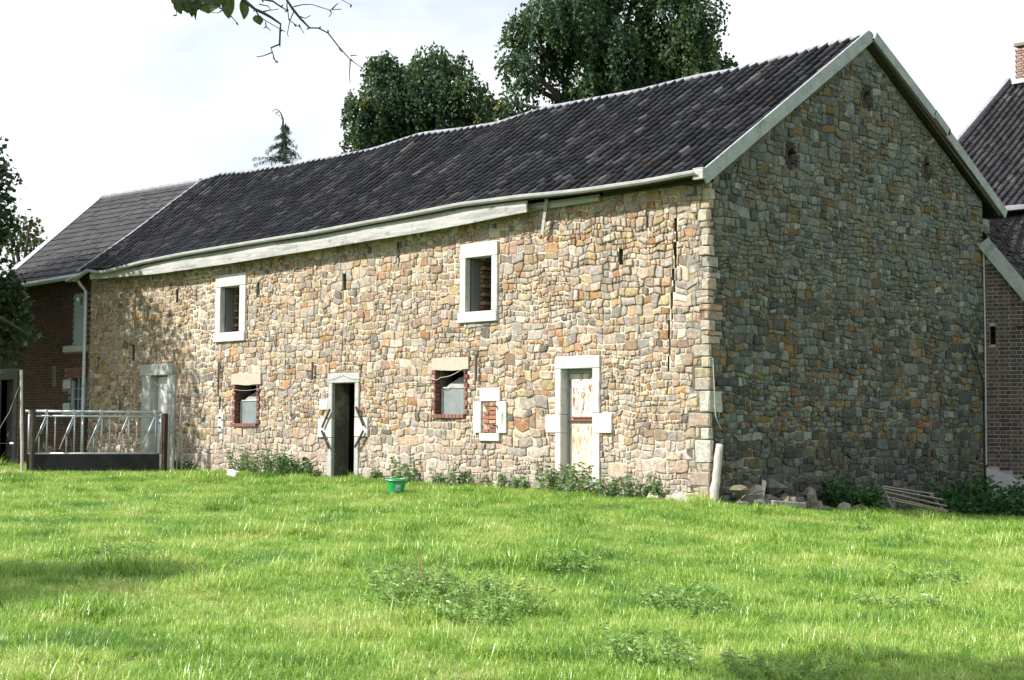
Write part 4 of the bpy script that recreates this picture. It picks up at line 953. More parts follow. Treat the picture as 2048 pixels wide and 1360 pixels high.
# apple tree whose twigs hang into the top of the picture; trunk and crown stand outside the frame
def apple_tree(base, centre, rad, seed, label, twigs=False):
    rng = np.random.default_rng(seed); base = np.array(base); t = empty('apple_tree', tuple(base), label=label, cat='tree', group='old apple trees in the meadow')
    mb = MB(); fork = base + (np.array(centre) - base) * np.array([.35, .35, 0]) + np.array([0, 0, 2.0])
    mb.tube([base, (base + fork) / 2 + rng.normal(size=3) * .08, fork], [.20, .16, .14], 9); lumps = []
    for k in range(12):
        d = unit(rng.normal(size=3)) * np.array([rad, rad, rad * .55]) * rng.uniform(.5, .9); c = np.array(centre) + d; lumps.append((c, rad * .38))
        mb.tube([fork, (fork + c) / 2 + np.array([0, 0, .3]) + rng.normal(size=3) * .15, c], [.06, .04, .015], 6)
    mb.build('trunk', M_bark, t, smooth=True)
    P, D = sphere_crown(lumps, rng, .08, 4.4)
    keep = P[:, 2] > centre[2] - 1.6; P, D = P[keep], D[keep]     # leaves below this height dropped to keep the crown out of frame
    link(quads_mesh('crown', leaf_quads(P, D, .085, rng), [M_apple]), 'crown', t)
    return t, fork
at, fork = apple_tree(spot(-6.2, 3.4, -.43), spot(-3.2, 7.05, 5.7), 1.75, 3, 'old apple tree with bare knotted twigs and a few leaves hanging into view overhead')
apple_tree(spot(-12.6, 13.2, -.2), spot(-10.5, 12.6, 4.7), 1.75, 4, 'second apple tree, outside the picture, its shadow falling across the grass')
TW_ = {'A': [(9.0, -15.1, 3.75), (9.063, -15.032, 3.40), (9.063, -15.031, 3.333), (9.086, -15.009, 3.286), (9.112, -14.982, 3.239), (9.145, -14.948, 3.191), (9.178, -14.915, 3.189), (9.211, -14.881, 3.165), (9.251, -14.84, 3.092), (9.292, -14.799, 3.029), (9.332, -14.757, 2.987)],
 'A1': [(9.087, -15.007, 3.299), (9.118, -14.975, 3.31), (9.151, -14.942, 3.312), (9.188, -14.905, 3.295), (9.217, -14.875, 3.283), (9.257, -14.834, 3.288)], 'A1b': [(9.224, -14.868, 3.287), (9.246, -14.846, 3.319)], 'A1c': [(9.217, -14.875, 3.283), (9.223, -14.869, 3.266), (9.214, -14.878, 3.247)],
 'A2': [(9.292, -14.799, 3.029), (9.289, -14.802, 2.945), (9.293, -14.798, 2.908)], 'A3': [(9.251, -14.84, 3.092), (9.255, -14.836, 3.076), (9.263, -14.829, 3.068)], 'A3b': [(9.292, -14.799, 3.048), (9.316, -14.775, 3.052)], 'A4': [(9.089, -15.005, 3.275), (9.075, -15.019, 3.228), (9.067, -15.028, 3.159), (9.071, -15.024, 3.146)],
 'A5': [(9.112, -14.982, 3.249), (9.13, -14.964, 3.239), (9.148, -14.945, 3.255)], 'B': [(8.80, -15.3, 3.75), (8.88, -15.218, 3.38), (8.91, -15.187, 3.332), (8.951, -15.146, 3.285), (8.976, -15.12, 3.269), (9.009, -15.086, 3.243), (9.043, -15.052, 3.209), (9.041, -15.054, 3.175), (9.04, -15.055, 3.106), (9.009, -15.086, 3.087), (9.015, -15.081, 3.064), (9.023, -15.073, 3.027), (9.034, -15.061, 3.014)],
 'B1': [(9.015, -15.081, 3.064), (8.982, -15.114, 3.045), (8.959, -15.138, 3.04)], 'B2': [(8.951, -15.146, 3.285), (8.966, -15.131, 3.248), (8.988, -15.108, 3.227), (9.013, -15.082, 3.206), (9.036, -15.06, 3.188), (9.058, -15.037, 3.17)], 'B3': [(8.988, -15.108, 3.219), (8.992, -15.104, 3.195), (9.007, -15.089, 3.176)], 'B4': [(8.992, -15.104, 3.195), (8.981, -15.115, 3.187)],
 'C': [(8.85, -15.25, 3.75), (8.932, -15.165, 3.364), (8.976, -15.121, 3.335), (9.012, -15.083, 3.328), (9.042, -15.053, 3.299), (9.067, -15.027, 3.278), (9.072, -15.023, 3.233), (9.092, -15.002, 3.209), (9.112, -14.982, 3.194), (9.127, -14.967, 3.162)], 'C2': [(9.067, -15.027, 3.278), (9.064, -15.031, 3.302), (9.065, -15.03, 3.333), (9.06, -15.04, 3.45)],
 'D': [(8.77, -15.33, 3.75), (8.818, -15.281, 3.374), (8.822, -15.276, 3.332), (8.827, -15.272, 3.289), (8.852, -15.246, 3.274), (8.867, -15.231, 3.247), (8.886, -15.212, 3.216)], 'D1': [(8.834, -15.265, 3.279), (8.82, -15.279, 3.265), (8.789, -15.311, 3.268)], 'E': [(8.965, -15.131, 3.311), (8.998, -15.098, 3.301), (9.005, -15.09, 3.28), (9.035, -15.061, 3.286)],
 'E2': [(8.976, -15.12, 3.272), (9.013, -15.083, 3.283)], 'F': [(9.1, -14.99, 3.6), (9.231, -14.861, 3.356), (9.26, -14.831, 3.335), (9.293, -14.797, 3.309)], 'G': [(8.66, -15.44, 3.6), (8.669, -15.433, 3.351), (8.67, -15.432, 3.299), (8.672, -15.43, 3.251)]}
hub = np.array([8.75, -15.35, 4.0]); rngA = np.random.default_rng(2)
for k, pts in TW_.items():
    main = len(k) == 1 and k in 'ABCDFG'; P = ([tuple(hub)] if main else []) + pts; n = len(P)
    r0 = {'A': .0085, 'B': .010, 'C': .006, 'D': .006}.get(k, .0035); mb = MB()
    mb.tube(P, [max(.0018, r0 * (1 - .8 * i / (n - 1))) * rngA.uniform(.85, 1.25) for i in range(n)], 6)
    for q in P[1:]:
        if main and rngA.random() < .8:
            d = unit(rngA.normal(size=3)) * .016; mb.tube([q, tuple(np.array(q) + d)], [.005, .003], 5)
    mb.build('twig', M_twig, at, smooth=True)
mb = MB(); mb.tube([tuple(fork), tuple((fork + hub) / 2 + np.array([0, 0, .4])), tuple(hub)], [.07, .04, .013], 7); mb.build('limb', M_bark, at, smooth=True)
for (x, y, z, w, h) in [(8.715, -15.386, 3.345, .05, .056), (8.739, -15.362, 3.340, .036, .06), (8.786, -15.313, 3.33, .045, .04), (8.863, -15.235, 3.335, .030, .075), (8.907, -15.191, 3.315, .020, .056), (8.726, -15.374, 3.30, .012, .03), (8.746, -15.354, 3.305, .008, .05), (8.688, -15.414, 3.33, .024, .045), (8.966, -15.131, 3.262, .02, .03), (8.70, -15.40, 3.36, .05, .05), (8.80, -15.30, 3.36, .05, .05)]:
    mb = MB(); n = 6; c = np.array([x, y, z]); ax = unit(rt * rngA.uniform(-.4, .4) - up); sd = unit(rt + fh * rngA.uniform(-.8, .8)); nn = np.cross(ax, sd); rows = []
    for i in range(n + 1):
        s = i / n; wd = w * math.sin(PI * min(1, s * .93 + .06)) ** .8; wd *= 1.35; m_ = c - up * .034 + ax * h * (s - .5) * 1.8 + nn * .012 * math.sin(s * 3)
        rows += [m_ - sd * wd + nn * .01, m_, m_ + sd * wd + nn * .008 * rngA.uniform(0, 2)]
    mb.add(rows, [(i * 3 + k, i * 3 + k + 1, i * 3 + k + 4, i * 3 + k + 3) for i in range(n) for k in range(2)]); mb.build('leaf', M_apple, at)

# weeds: stems with pairs of leaves
def weed(name, label, cat, x, y, h, w, nst, leafm, leaf, seed, group=None, spread=.5, pairs=9, stemm=None, fold=.3, wid=.34, lean=(0, 0)):
    rng = np.random.default_rng(seed); z = gz1(x, y) - .02; t = empty(name, (x, y, z), label=label, cat=cat, group=group); mb = MB(); Ps, Ds = [], []
    for k in range(nst):
        a = rng.uniform(0, 2 * PI); r = w * math.sqrt(rng.uniform(0, 1)); b = np.array([x + math.cos(a) * r, y + math.sin(a) * r * .55, 0]); b[2] = gz1(b[0], b[1]) - .02
        hh = h * rng.uniform(.5, 1.08) * (1 - .35 * (r / w) ** 2); tip = b + np.array([math.cos(a) * spread * hh * .5 + rng.normal() * .06 + lean[0] * hh, math.sin(a) * spread * hh * .4 + rng.normal() * .06 + lean[1] * hh, hh])
        m_ = (b + tip) / 2 + rng.normal(size=3) * .02; mb.tube([b, m_, tip], [.006, .005, .003], 4)
        for i in range(pairs):
            s = (i + .6) / pairs; p = (b * (1 - s) ** 2 + 2 * m_ * s * (1 - s) + tip * s * s); aa = rng.uniform(0, PI)
            for q in range(3):
                an = aa + q * PI * .67; Ps.append(p); Ds.append(unit(np.array([math.cos(an), math.sin(an), rng.uniform(-.5, .45)])))
    mb.build('stems', stemm or M_stem, t); link(quads_mesh('leaves', leaf_quads(np.array(Ps), np.array(Ds), leaf, rng, fold, wid), [leafm]), 'leaves', t)
    return t
G1 = 'weed clumps along the foot of the front wall'
for i, (x, y, h, w, n, lab, m_) in enumerate([
    (-13.05, -.22, .60, .28, 12, 'nettle clump under the small brick-edged window farthest from the corner', M_nettle),
    (-11.75, -.35, .62, .55, 30, 'broad nettle bush left of the dark open doorway', M_nettle),
    (-10.75, -.35, .52, .45, 22, 'dense dark green weed mound next to the dark doorway', M_shrub),
    (-10.25, -.42, .25, .30, 14, 'low weed mound touching the left jamb of the dark doorway', M_shrub),
    (-8.35, -.25, .30, .12, 5, 'single small weed behind the green bucket', M_nettle),
    (-7.25, -.25, .50, .32, 14, 'weed clump on the wall foot below the nearer brick-edged window', M_nettle),
    (-6.35, -.22, .34, .22, 8, 'sparse weed left of the bricked-up hatch', M_nettle),
    (-5.55, -.25, .42, .30, 12, 'weed clump directly below the bricked-up hatch', M_nettle),
    (-4.45, -.25, .34, .42, 14, 'trailing grey-green weed between the hatch and the rusty door', M_nettle),
    (-3.25, -.22, .62, .30, 17, 'tall nettles before the hinge side of the rusty door', M_nettle),
    (-2.72, -.25, .52, .28, 15, 'bushy nettles in front of the middle of the rusty door', M_nettle),
    (-2.05, -.3, .36, .26, 10, 'small weed clump just right of the rusty door', M_nettle),
    (-1.25, -.32, .50, .30, 14, 'nettle clump between rusty door and barn corner', M_nettle),
    (-.85, -.4, .30, .2, 8, 'last small weed before the white slab at the corner', M_nettle),
    (-15.0, -.35, .32, .3, 10, 'dark weed tuft beside the bundle of sticks', M_shrub)]):
    weed('weed_clump', lab, 'weed', x, y, h * 1.15, w * 1.1, int(n * 1.1), m_, .07, 40 + i, G1)
G2 = 'shrubs along the foot of the gable'
for i, (x, y, h, w, n, lab) in enumerate([(.6, 3.3, .42, .42, 26, 'round green shrub growing from the rubble, left of the fallen lattice'), (.5, 3.15, .55, .2, 8, 'thin upright weed rising above the round shrub at the gable'),
    (.6, 7.25, .50, .75, 48, 'large dark shrub before the junction of gable and brick lean-to'), (.75, 8.3, .62, .5, 30, 'bright green shrub against the grey plinth of the lean-to'), (.9, 6.3, .28, .25, 10, 'low leafy weed right of the fallen lattice')]):
    weed('shrub', lab, 'shrub', x, y, h * 1.55, w * 1.15, int(n * 1.5), M_shrub, .10, 70 + i, G2, .7)
G3 = 'thistles scattered in the meadow'
TH = [(4.6, -10.4, .32, .30, 10, 'pale thistle with dry stalks at the left of the middle thistle patch'), (5.15, -10.55, .30, .28, 12, 'dense thistle beside the dry stalks in the middle patch'), (5.1, -10.05, .26, .3, 9, 'thistle at the back of the middle patch'),
      (5.95, -10.5, .26, .32, 12, 'thistle at the right end of the middle patch'), (5.4, -11.1, .24, .25, 9, 'front thistle of the middle patch'), (6.3, -11.15, .22, .25, 9, 'small thistle nearest the camera in the middle patch'),
      (4.45, -7.95, .22, .3, 10, 'dark thistle tuft farther back, towards the rusty door'), (7.05, -9.3, .22, .3, 10, 'thistle in the grass right of the middle patch'), (.2, -10.75, .2, .3, 9, 'dark thistle at the end of the long tree shadow'),
      (8.6, -11.6, .22, .3, 10, 'thistle low in the picture, right of centre'), (9.45, -11.3, .16, .35, 10, 'flat silvery thistle close to the bottom edge'), (7.2, -5.6, .2, .35, 10, 'thistle far right in the grass below the gable'), (8.1, -7.6, .18, .3, 9, 'right-hand thistle of the pair below the gable'), (3.1, -.5, .18, .2, 6, 'little pale weed standing alone in front of the gable shade')]
for i, (x, y, h, w, n, lab) in enumerate(TH): weed('thistle', lab, 'thistle', x, y, h * 1.35, w * 1.25, int(n * 2.4), M_thistle, .055, 90 + i, G3, 1.0, 13, None, .5, .15)
mb = MB(); rng = np.random.default_rng(5)
for k in range(12):
    b = np.array([4.95 + rng.normal() * .12, -10.45 + rng.normal() * .12, 0]); b[2] = gz1(b[0], b[1]); mb.tube([b, b + np.array([rng.normal() * .06, rng.normal() * .06, rng.uniform(.2, .42)])], [.006, .003], 4)
o = mb.build('dry_stalks', M_drystem); thing(o, 'straw-coloured dead stalks standing in the middle thistle patch', 'dead plant')

# ------------------------------------------------------------------ small things
# cattle feed barrier
gL, gR = np.array([-16.72, -3.46]), np.array([-15.12, -.97]); gd = (gR - gL) / np.linalg.norm(gR - gL); GLn = float(np.linalg.norm(gR - gL))
gp = lambda s, z: (gL[0] + gd[0] * s, gL[1] + gd[1] * s, z)
gate = empty('feed_barrier', gp(GLn / 2, .14), label='galvanised cattle feed barrier of upright bars and slanting locking bars', cat='feed barrier')
ZB, ZT = .57, 1.53
mb = MB(); mb.tube([gp(-.03, ZT), gp(GLn, ZT - .01)], .032, 8); mb.build('top_rail', M_galv, gate, smooth=True)
mb = MB(); mb.tube([gp(0.05, ZT - .105), gp(GLn, ZT - .11)], .026, 8); mb.build('middle_rail', M_galv, gate, smooth=True)
mb = MB(); mb.tube([gp(0.05, ZB), gp(GLn - .02, ZB + .01)], .026, 8); mb.build('bottom_rail', M_galv, gate, smooth=True)
mb = MB(); mb.tube([gp(.05, ZB), gp(.05, ZT)], .024, 8); mb.build('end_bar', M_galv, gate, smooth=True)
mb = MB(); mb.tube([gp(GLn - .01, ZB), gp(GLn - .01, ZT)], .024, 8); mb.build('end_bar', M_galv, gate, smooth=True)
bay = .60
for k in range(5):
    s = .44 + k * bay
    if s < GLn:
        mb = MB(); mb.tube([gp(s, ZB), gp(s, ZT)], .020, 8); mb.build('bar', M_galv, gate, smooth=True)
        mb = MB(); 
        a, b = np.array(gp(s - .02, ZT - .12)), np.array(gp(s - .31, ZB + .10)); off = np.array([.02, -.02, 0])
        mb.tube([a + off, b + off], .017, 6); mb.tube([a - off + np.array([.03 * gd[0], .03 * gd[1], 0]), b * .55 + a * .45 - off + np.array([.03 * gd[0], .03 * gd[1], 0])], .017, 6); mb.build('locking_bar', M_galv, gate, smooth=True)
        mb = MB(); mb.tube([gp(s - .17, ZB), gp(s - .17, ZB + .40)], .016, 6); mb.build('short_bar', M_galv, gate, smooth=True)
        mb = MB(); mb.box(-.035, .035, -.03, .03, -.05, .05, .006, Matrix.Translation(gp(s - .02, ZT - .01))); mb.build('catch', M_galv, gate)
    if s + .18 < GLn - .1:
        mb = MB(); mb.tube([gp(s + .18, ZB), gp(s + .18, ZT - .1)], .016, 6); mb.build('bar', M_galv, gate, smooth=True)
mb = MB(); mb.beam(gp(0.02, .33), gp(GLn - .02, .33), .46, .06); o = mb.build('trough_board', M_rubber); thing(o, 'long black board standing on the ground under the feed barrier', 'board')
def post(name, label, p, q, r, m_, cat='post', n=9, group=None):
    mb = MB(); p, q = np.array(p, float), np.array(q, float); rg = np.random.default_rng(int(abs(p[0]) * 100)); k = 6
    pts = [p + (q - p) * i / k + rg.normal(size=3) * r * .10 for i in range(k + 1)]; mb.tube(pts, [r * rg.uniform(.9, 1.08) for _ in pts], n); o = mb.build(name, m_); return thing(o, label, cat, group)
post('wooden_post', 'tall thin pale pole at the left end of the feed barrier', (-16.76, -3.52, 0), (-16.83, -3.57, 2.46), .034, M_palewood)
post('wooden_post', 'dark stubby timber post behind the tall pale pole', (-16.66, -3.34, 0), (-16.66, -3.34, 1.55), .075, M_darkwood)
mb = MB(); a, b = np.array(gp(GLn + .09, .1)), np.array(gp(GLn + .09, 1.50)); mb.beam(a, b, .12, .10, (1, 0, 0), .012); o = mb.build('iron_post', M_redpost); thing(o, 'square rust-red post at the wall end of the feed barrier', 'post')
rg = random.Random(8)
for i, (s0, s1, h, lab) in enumerate([(.20, .19, 1.70, 'straight thin stick nearest the rust-red post'), (.30, .27, 1.66, 'second stick, standing upright beside the rust-red post'), (.36, .46, 1.72, 'leaning stick with a loop of wire, right in the bundle'), (.48, .47, 1.70, 'outermost thin rod of the bundle next to the door jamb')]):
    post('stick', lab, (-15.12 + gd[0] * s0, -.97 + gd[1] * s0, .12), (-15.12 + gd[0] * s1, -.97 + gd[1] * s1, h), .016, M_wood, 'stick', 6, 'sticks leaning by the white plank door')
# electric fence wire and white insulator left of the pole
mb = MB(); a = np.array([-16.84, -3.60, .80]); mb.tube([a + np.array([-3.2, -2.9, .02]), a + np.array([-1.5, -1.4, -.03]), a + np.array([-.15, -.10, 0])], .003, 4)
for k in range(6): pass
o = mb.build('fence_wire', M_wire); thing(o, 'thin horizontal electric fence wire running out of view at the left edge', 'wire')
mb = MB(); mb.tube([a + np.array([-.16, -.11, 0]), a + np.array([-.09, -.06, 0])], [.026, .02], 8); o = mb.build('insulator', M_whiteplastic); thing(o, 'small white fence insulator on the wire beside the tall pole', 'insulator')
mb = MB(); mb.tube([(-16.84, -3.58, 2.15), (-17.0, -3.75, 1.5), (-17.2, -3.95, 1.0), (-17.5, -4.25, .7)], .006, 4); o = mb.build('cord', M_wood); thing(o, 'slack brown cord hanging from the tall pale pole', 'cord')
# wires across the front wall
def wire(lab, pts, r=.007, m_=M_wire, name='wire'):
    mb = MB(); P = []
    for p, q in zip(pts[:-1], pts[1:]):
        for k in range(6):
            s = k / 6; P.append((p[0] + (q[0] - p[0]) * s, p[1] + (q[1] - p[1]) * s, p[2] + (q[2] - p[2]) * s - .04 * math.sin(PI * s)))
    P.append(pts[-1]); mb.tube(P, r, 4); o = mb.build(name, m_); thing(o, lab, 'wire')
wire('dark cable sagging from the plank door frame across the rubble wall', [(-17.2, -.07, 2.40), (-16.2, -.07, 2.02), (-14.95, -.07, 1.93), (-14.15, -.08, 2.30)], .009)
wire('thin wire strung from the far small window to the open doorway lintel', [(-13.6, -.06, 2.06), (-12.6, -.06, 2.05), (-10.4, -.06, 2.22), (-9.6, -.05, 2.30), (-8.95, -.06, 2.22)], .005, M_palewire)
wire('pale wire crossing the opening of the nearer small brick window', [(-7.6, -.06, 2.10), (-6.75, -.06, 2.16), (-6.5, -.06, 2.17), (-5.88, -.06, 2.32)], .006, M_palewire)
wire('thin vertical cord hanging down to the open doorway lintel', [(-9.60, -.05, 4.0), (-9.56, -.06, 3.5), (-9.60, -.06, 2.9), (-9.63, -.05, 2.36)], .008, M_wire, 'cord')
wire('pale wire dangling down the barn corner above the wooden stake', [(.05, .05, 2.35), (.055, .08, 1.83), (.06, .10, 1.42), (.07, .26, 1.19)], .007, M_palewire)
wire('black cable climbing the gable edge beside the brick lean-to', [(.06, 8.45, 2.95), (.06, 8.75, 2.62), (.06, 8.97, 2.2), (.06, 8.99, 1.2), (.06, 8.97, .2)], .014, M_rubber, 'cable')
# weathered stake at the corner
mb = MB(); rg = np.random.default_rng(9); A_, B_ = np.array([.12, -.06, -.15]), np.array([.13, .12, .95]); n = 9
mb.tube([A_ + (B_ - A_) * i / n + rg.normal(size=3) * .005 for i in range(n + 1)], [.070 * (1.15 - .28 * i / n) * rg.uniform(.94, 1.06) for i in range(n + 1)], 10)
o = mb.build('wooden_stake', M_palewood, smooth=True); thing(o, 'thick grey weathered stake leaning against the barn corner', 'stake')
# green bucket
bx, by = -5.38, -2.10; bz = gz1(bx, by) + .01
bk = empty('bucket', (bx, by, bz), label='bright green plastic bucket with a printed label standing in the grass', cat='bucket')
n = 28; mb = MB(); rings = [(.0, .0), (.125, .0), (.185, .235), (.200, .235), (.200, .255), (.183, .258), (.175, .24), (.118, .012), (.0, .012)]; vs = []
for r_, z in rings: vs += [(bx + r_ * math.cos(2 * PI * k / n), by + r_ * math.sin(2 * PI * k / n), bz + z) for k in range(n)]
mb.add(vs, [(i * n + k, i * n + (k + 1) % n, (i + 1) * n + (k + 1) % n, (i + 1) * n + k) for i in range(len(rings) - 1) for k in range(n)]); mb.build('body', M_green, bk)
va = math.atan2(CAM[1] - by, CAM[0] - bx) + .02
def on_b(t, z, e=.003): r_ = .125 + .06 * z / .235 + e; return (bx + r_ * math.cos(t), by + r_ * math.sin(t), bz + z)
mb = MB(); K = 8; vs = [on_b(va - .12 + .62 * i / K, z) for z in (.045, .165) for i in range(K + 1)]; mb.add(vs, [(i, i + 1, K + 2 + i, K + 1 + i) for i in range(K)]); mb.build('label_print', M_label, bk)
mb = MB(); vs = [on_b(va - .02 + .30 * i / K, z, .0045) for z in (.115, .145) for i in range(K + 1)]; mb.add(vs, [(i, i + 1, K + 2 + i, K + 1 + i) for i in range(K)]); mb.build('label_print', M_whiteplastic, bk)
mb = MB(); H_ = [(bx + .2 * math.cos(t) * 1.0, by + .2 * math.sin(t) * 1.0, bz + .245 - .012 * math.sin((t - va + PI / 2))) for t in np.linspace(va - PI / 2, va + PI / 2, 15)]; mb.tube([(p[0] + .012 * math.cos(va), p[1] + .012 * math.sin(va), p[2]) for p in H_], .004, 5); mb.build('handle', M_galv, bk)
# white tub by the wall
x, y = -11.75, -1.25; z = gz1(x, y)
mb = MB(); T = Matrix.Translation((x, y, z + .10)) @ Matrix.Rotation(.6, 4, 'Z') @ Matrix.Rotation(.25, 4, 'Y'); mb.box(-.11, .11, -.075, .075, -.10, .03, .02, T); mb.box(-.12, .12, -.085, .085, .02, .038, .008, T)
o = mb.build('plastic_tub', M_whiteplastic); thing(o, 'small white plastic tub dropped in the grass before the far nettles', 'tub')
# white stone slab at the corner
mb = MB(); T = Matrix.Translation((-.14, -.38, .02)) @ Matrix.Rotation(.25, 4, 'Z') @ Matrix.Rotation(.42, 4, 'Y'); mb.box(-.24, .24, -.12, .12, -.05, .05, .012, T)
o = mb.build('stone_slab', M_lime); thing(o, 'white dressed slab lying tilted at the foot of the barn corner', 'slab')
# rubble
def rock(x, y, r, seed, m_, lab, group, col, flat=1.0, zoff=.25):
    rg = np.random.default_rng(seed); z = gz1(x, y) + r * zoff; mb = MB(); n1, n2 = 4, 6; vs = [(x, y, z - r)]
    ax = np.array([rg.uniform(.75, 1.4), rg.uniform(.7, 1.3), rg.uniform(.55, 1.0) * flat]); rot = rg.uniform(0, 6); rows = []
    for i in range(1, n1):
        t = PI * i / n1
        for k in range(n2):
            f = 2 * PI * k / n2 + rot; d = np.array([math.sin(t) * math.cos(f), math.sin(t) * math.sin(f), -math.cos(t)]); s = np.sign(d) * np.abs(d) ** .85
            vs.append(tuple(np.array([x, y, z]) + s * ax * r * rg.uniform(.66, 1.18)))
    vs.append((x, y, z + r * ax[2] * .95)); L_ = len(vs) - 1; vs[0] = (x, y, z - r * ax[2])
    fs = [(0, 1 + (k + 1) % n2, 1 + k) for k in range(n2)] + [(1 + (i * n2) + k, 1 + i * n2 + (k + 1) % n2, 1 + (i + 1) * n2 + (k + 1) % n2, 1 + (i + 1) * n2 + k) for i in range(n1 - 2) for k in range(n2)] + [(L_, 1 + (n1 - 2) * n2 + k, 1 + (n1 - 2) * n2 + (k + 1) % n2) for k in range(n2)]
    mb.add(vs, fs, col); o = mb.build('rubble_stone', m_); thing(o, lab, 'stone', group)
rg = random.Random(14)
for i in range(34):
    y = .32 + i * .070 + rg.uniform(-.1, .1); x = .16 + rg.random() ** 1.4 * .5; rock(x, y, rg.uniform(.09, .19), 200 + i, M_stone, 'rough stone in the line of rubble tumbled along the gable foot', 'tumbled stones at the gable foot', jit(rg.choice([(.14, .135, .115), (.18, .155, .11), (.10, .10, .095), (.22, .205, .175)]), rg, .25), 1.0, .4 + (1.3 if x < .5 and i % 3 == 0 else 0))
rock(.95, 2.95, .18, 301, M_stone, 'mossy boulder in front of the round shrub at the gable', None, (.16, .17, .09), 1.1)
rock(.9, 2.55, .12, 302, M_stone, 'pointed pale stone beside the mossy boulder', None, (.30, .28, .25), 1.5)
mb = MB(); T = Matrix.Translation((.62, 1.25, gz1(.62, 1.25) + .06)) @ Matrix.Rotation(1.35, 4, 'Z') @ Matrix.Rotation(.08, 4, 'Y'); mb.box(-.36, .36, -.11, .11, -.05, .05, .015, T, (.26, .25, .225)); o = mb.build('stone_slab', M_stone); thing(o, 'flat pale slab lying among the rubble right of the stake', 'slab')
mb = MB(); mb.beam((.35, .95, .05), (.30, 1.1, .34), .09, .03, (0, 1, 0), col=(.30, .22, .13)); o = mb.build('wood_scrap', M_palewood); thing(o, 'broken yellowish piece of wood stuck up in the rubble', 'wood')
for i in range(14):
    s = rg.uniform(.35, 2.4); d = rg.uniform(.15, .8); p = L0 + LE * s + LN * d; rock(float(p[0]), float(p[1]), rg.uniform(.13, .24), 400 + i, M_stone, 'grey stone in the heap below the lean-to plinth', 'stones heaped below the lean-to', jit((.17, .16, .14), rg, .3), 1.0, .7)
rock(.62, 10.15 - .75, .24, 499, M_stone, 'upright mossy stone at the left of the lean-to heap', None, (.15, .16, .10), 1.6)
rock(-.75, -.42, .13, 500, M_stone, 'pale stone in the grass by the last weed before the corner', None, (.38, .33, .25)); rock(-.42, -.40, .12, 501, M_stone, 'grey stone half under the white slab', None, (.30, .28, .25))
# fallen lattice of slats
lat = empty('wooden_lattice', (.6, 5.2, -.3), label='collapsed lattice of thin grey slats lying against the gable', cat='lattice')
for k, (a, b) in enumerate([((.42, 4.35, .16), (.80, 6.0, -.10)), ((.40, 4.3, .12), (.85, 6.05, -.22)), ((.42, 4.5, .0), (.90, 6.0, -.30)), ((.50, 4.7, -.08), (.95, 5.9, -.32)), ((.38, 4.4, .19), (.62, 6.0, .0)), ((.60, 5.85, .04), (.90, 5.95, -.36)), ((.45, 4.45, .20), (.62, 4.55, -.22))]):
    mb = MB(); mb.beam(a, b, .045, .022, (1, 0, .4)); mb.build('slat', M_wood, lat)

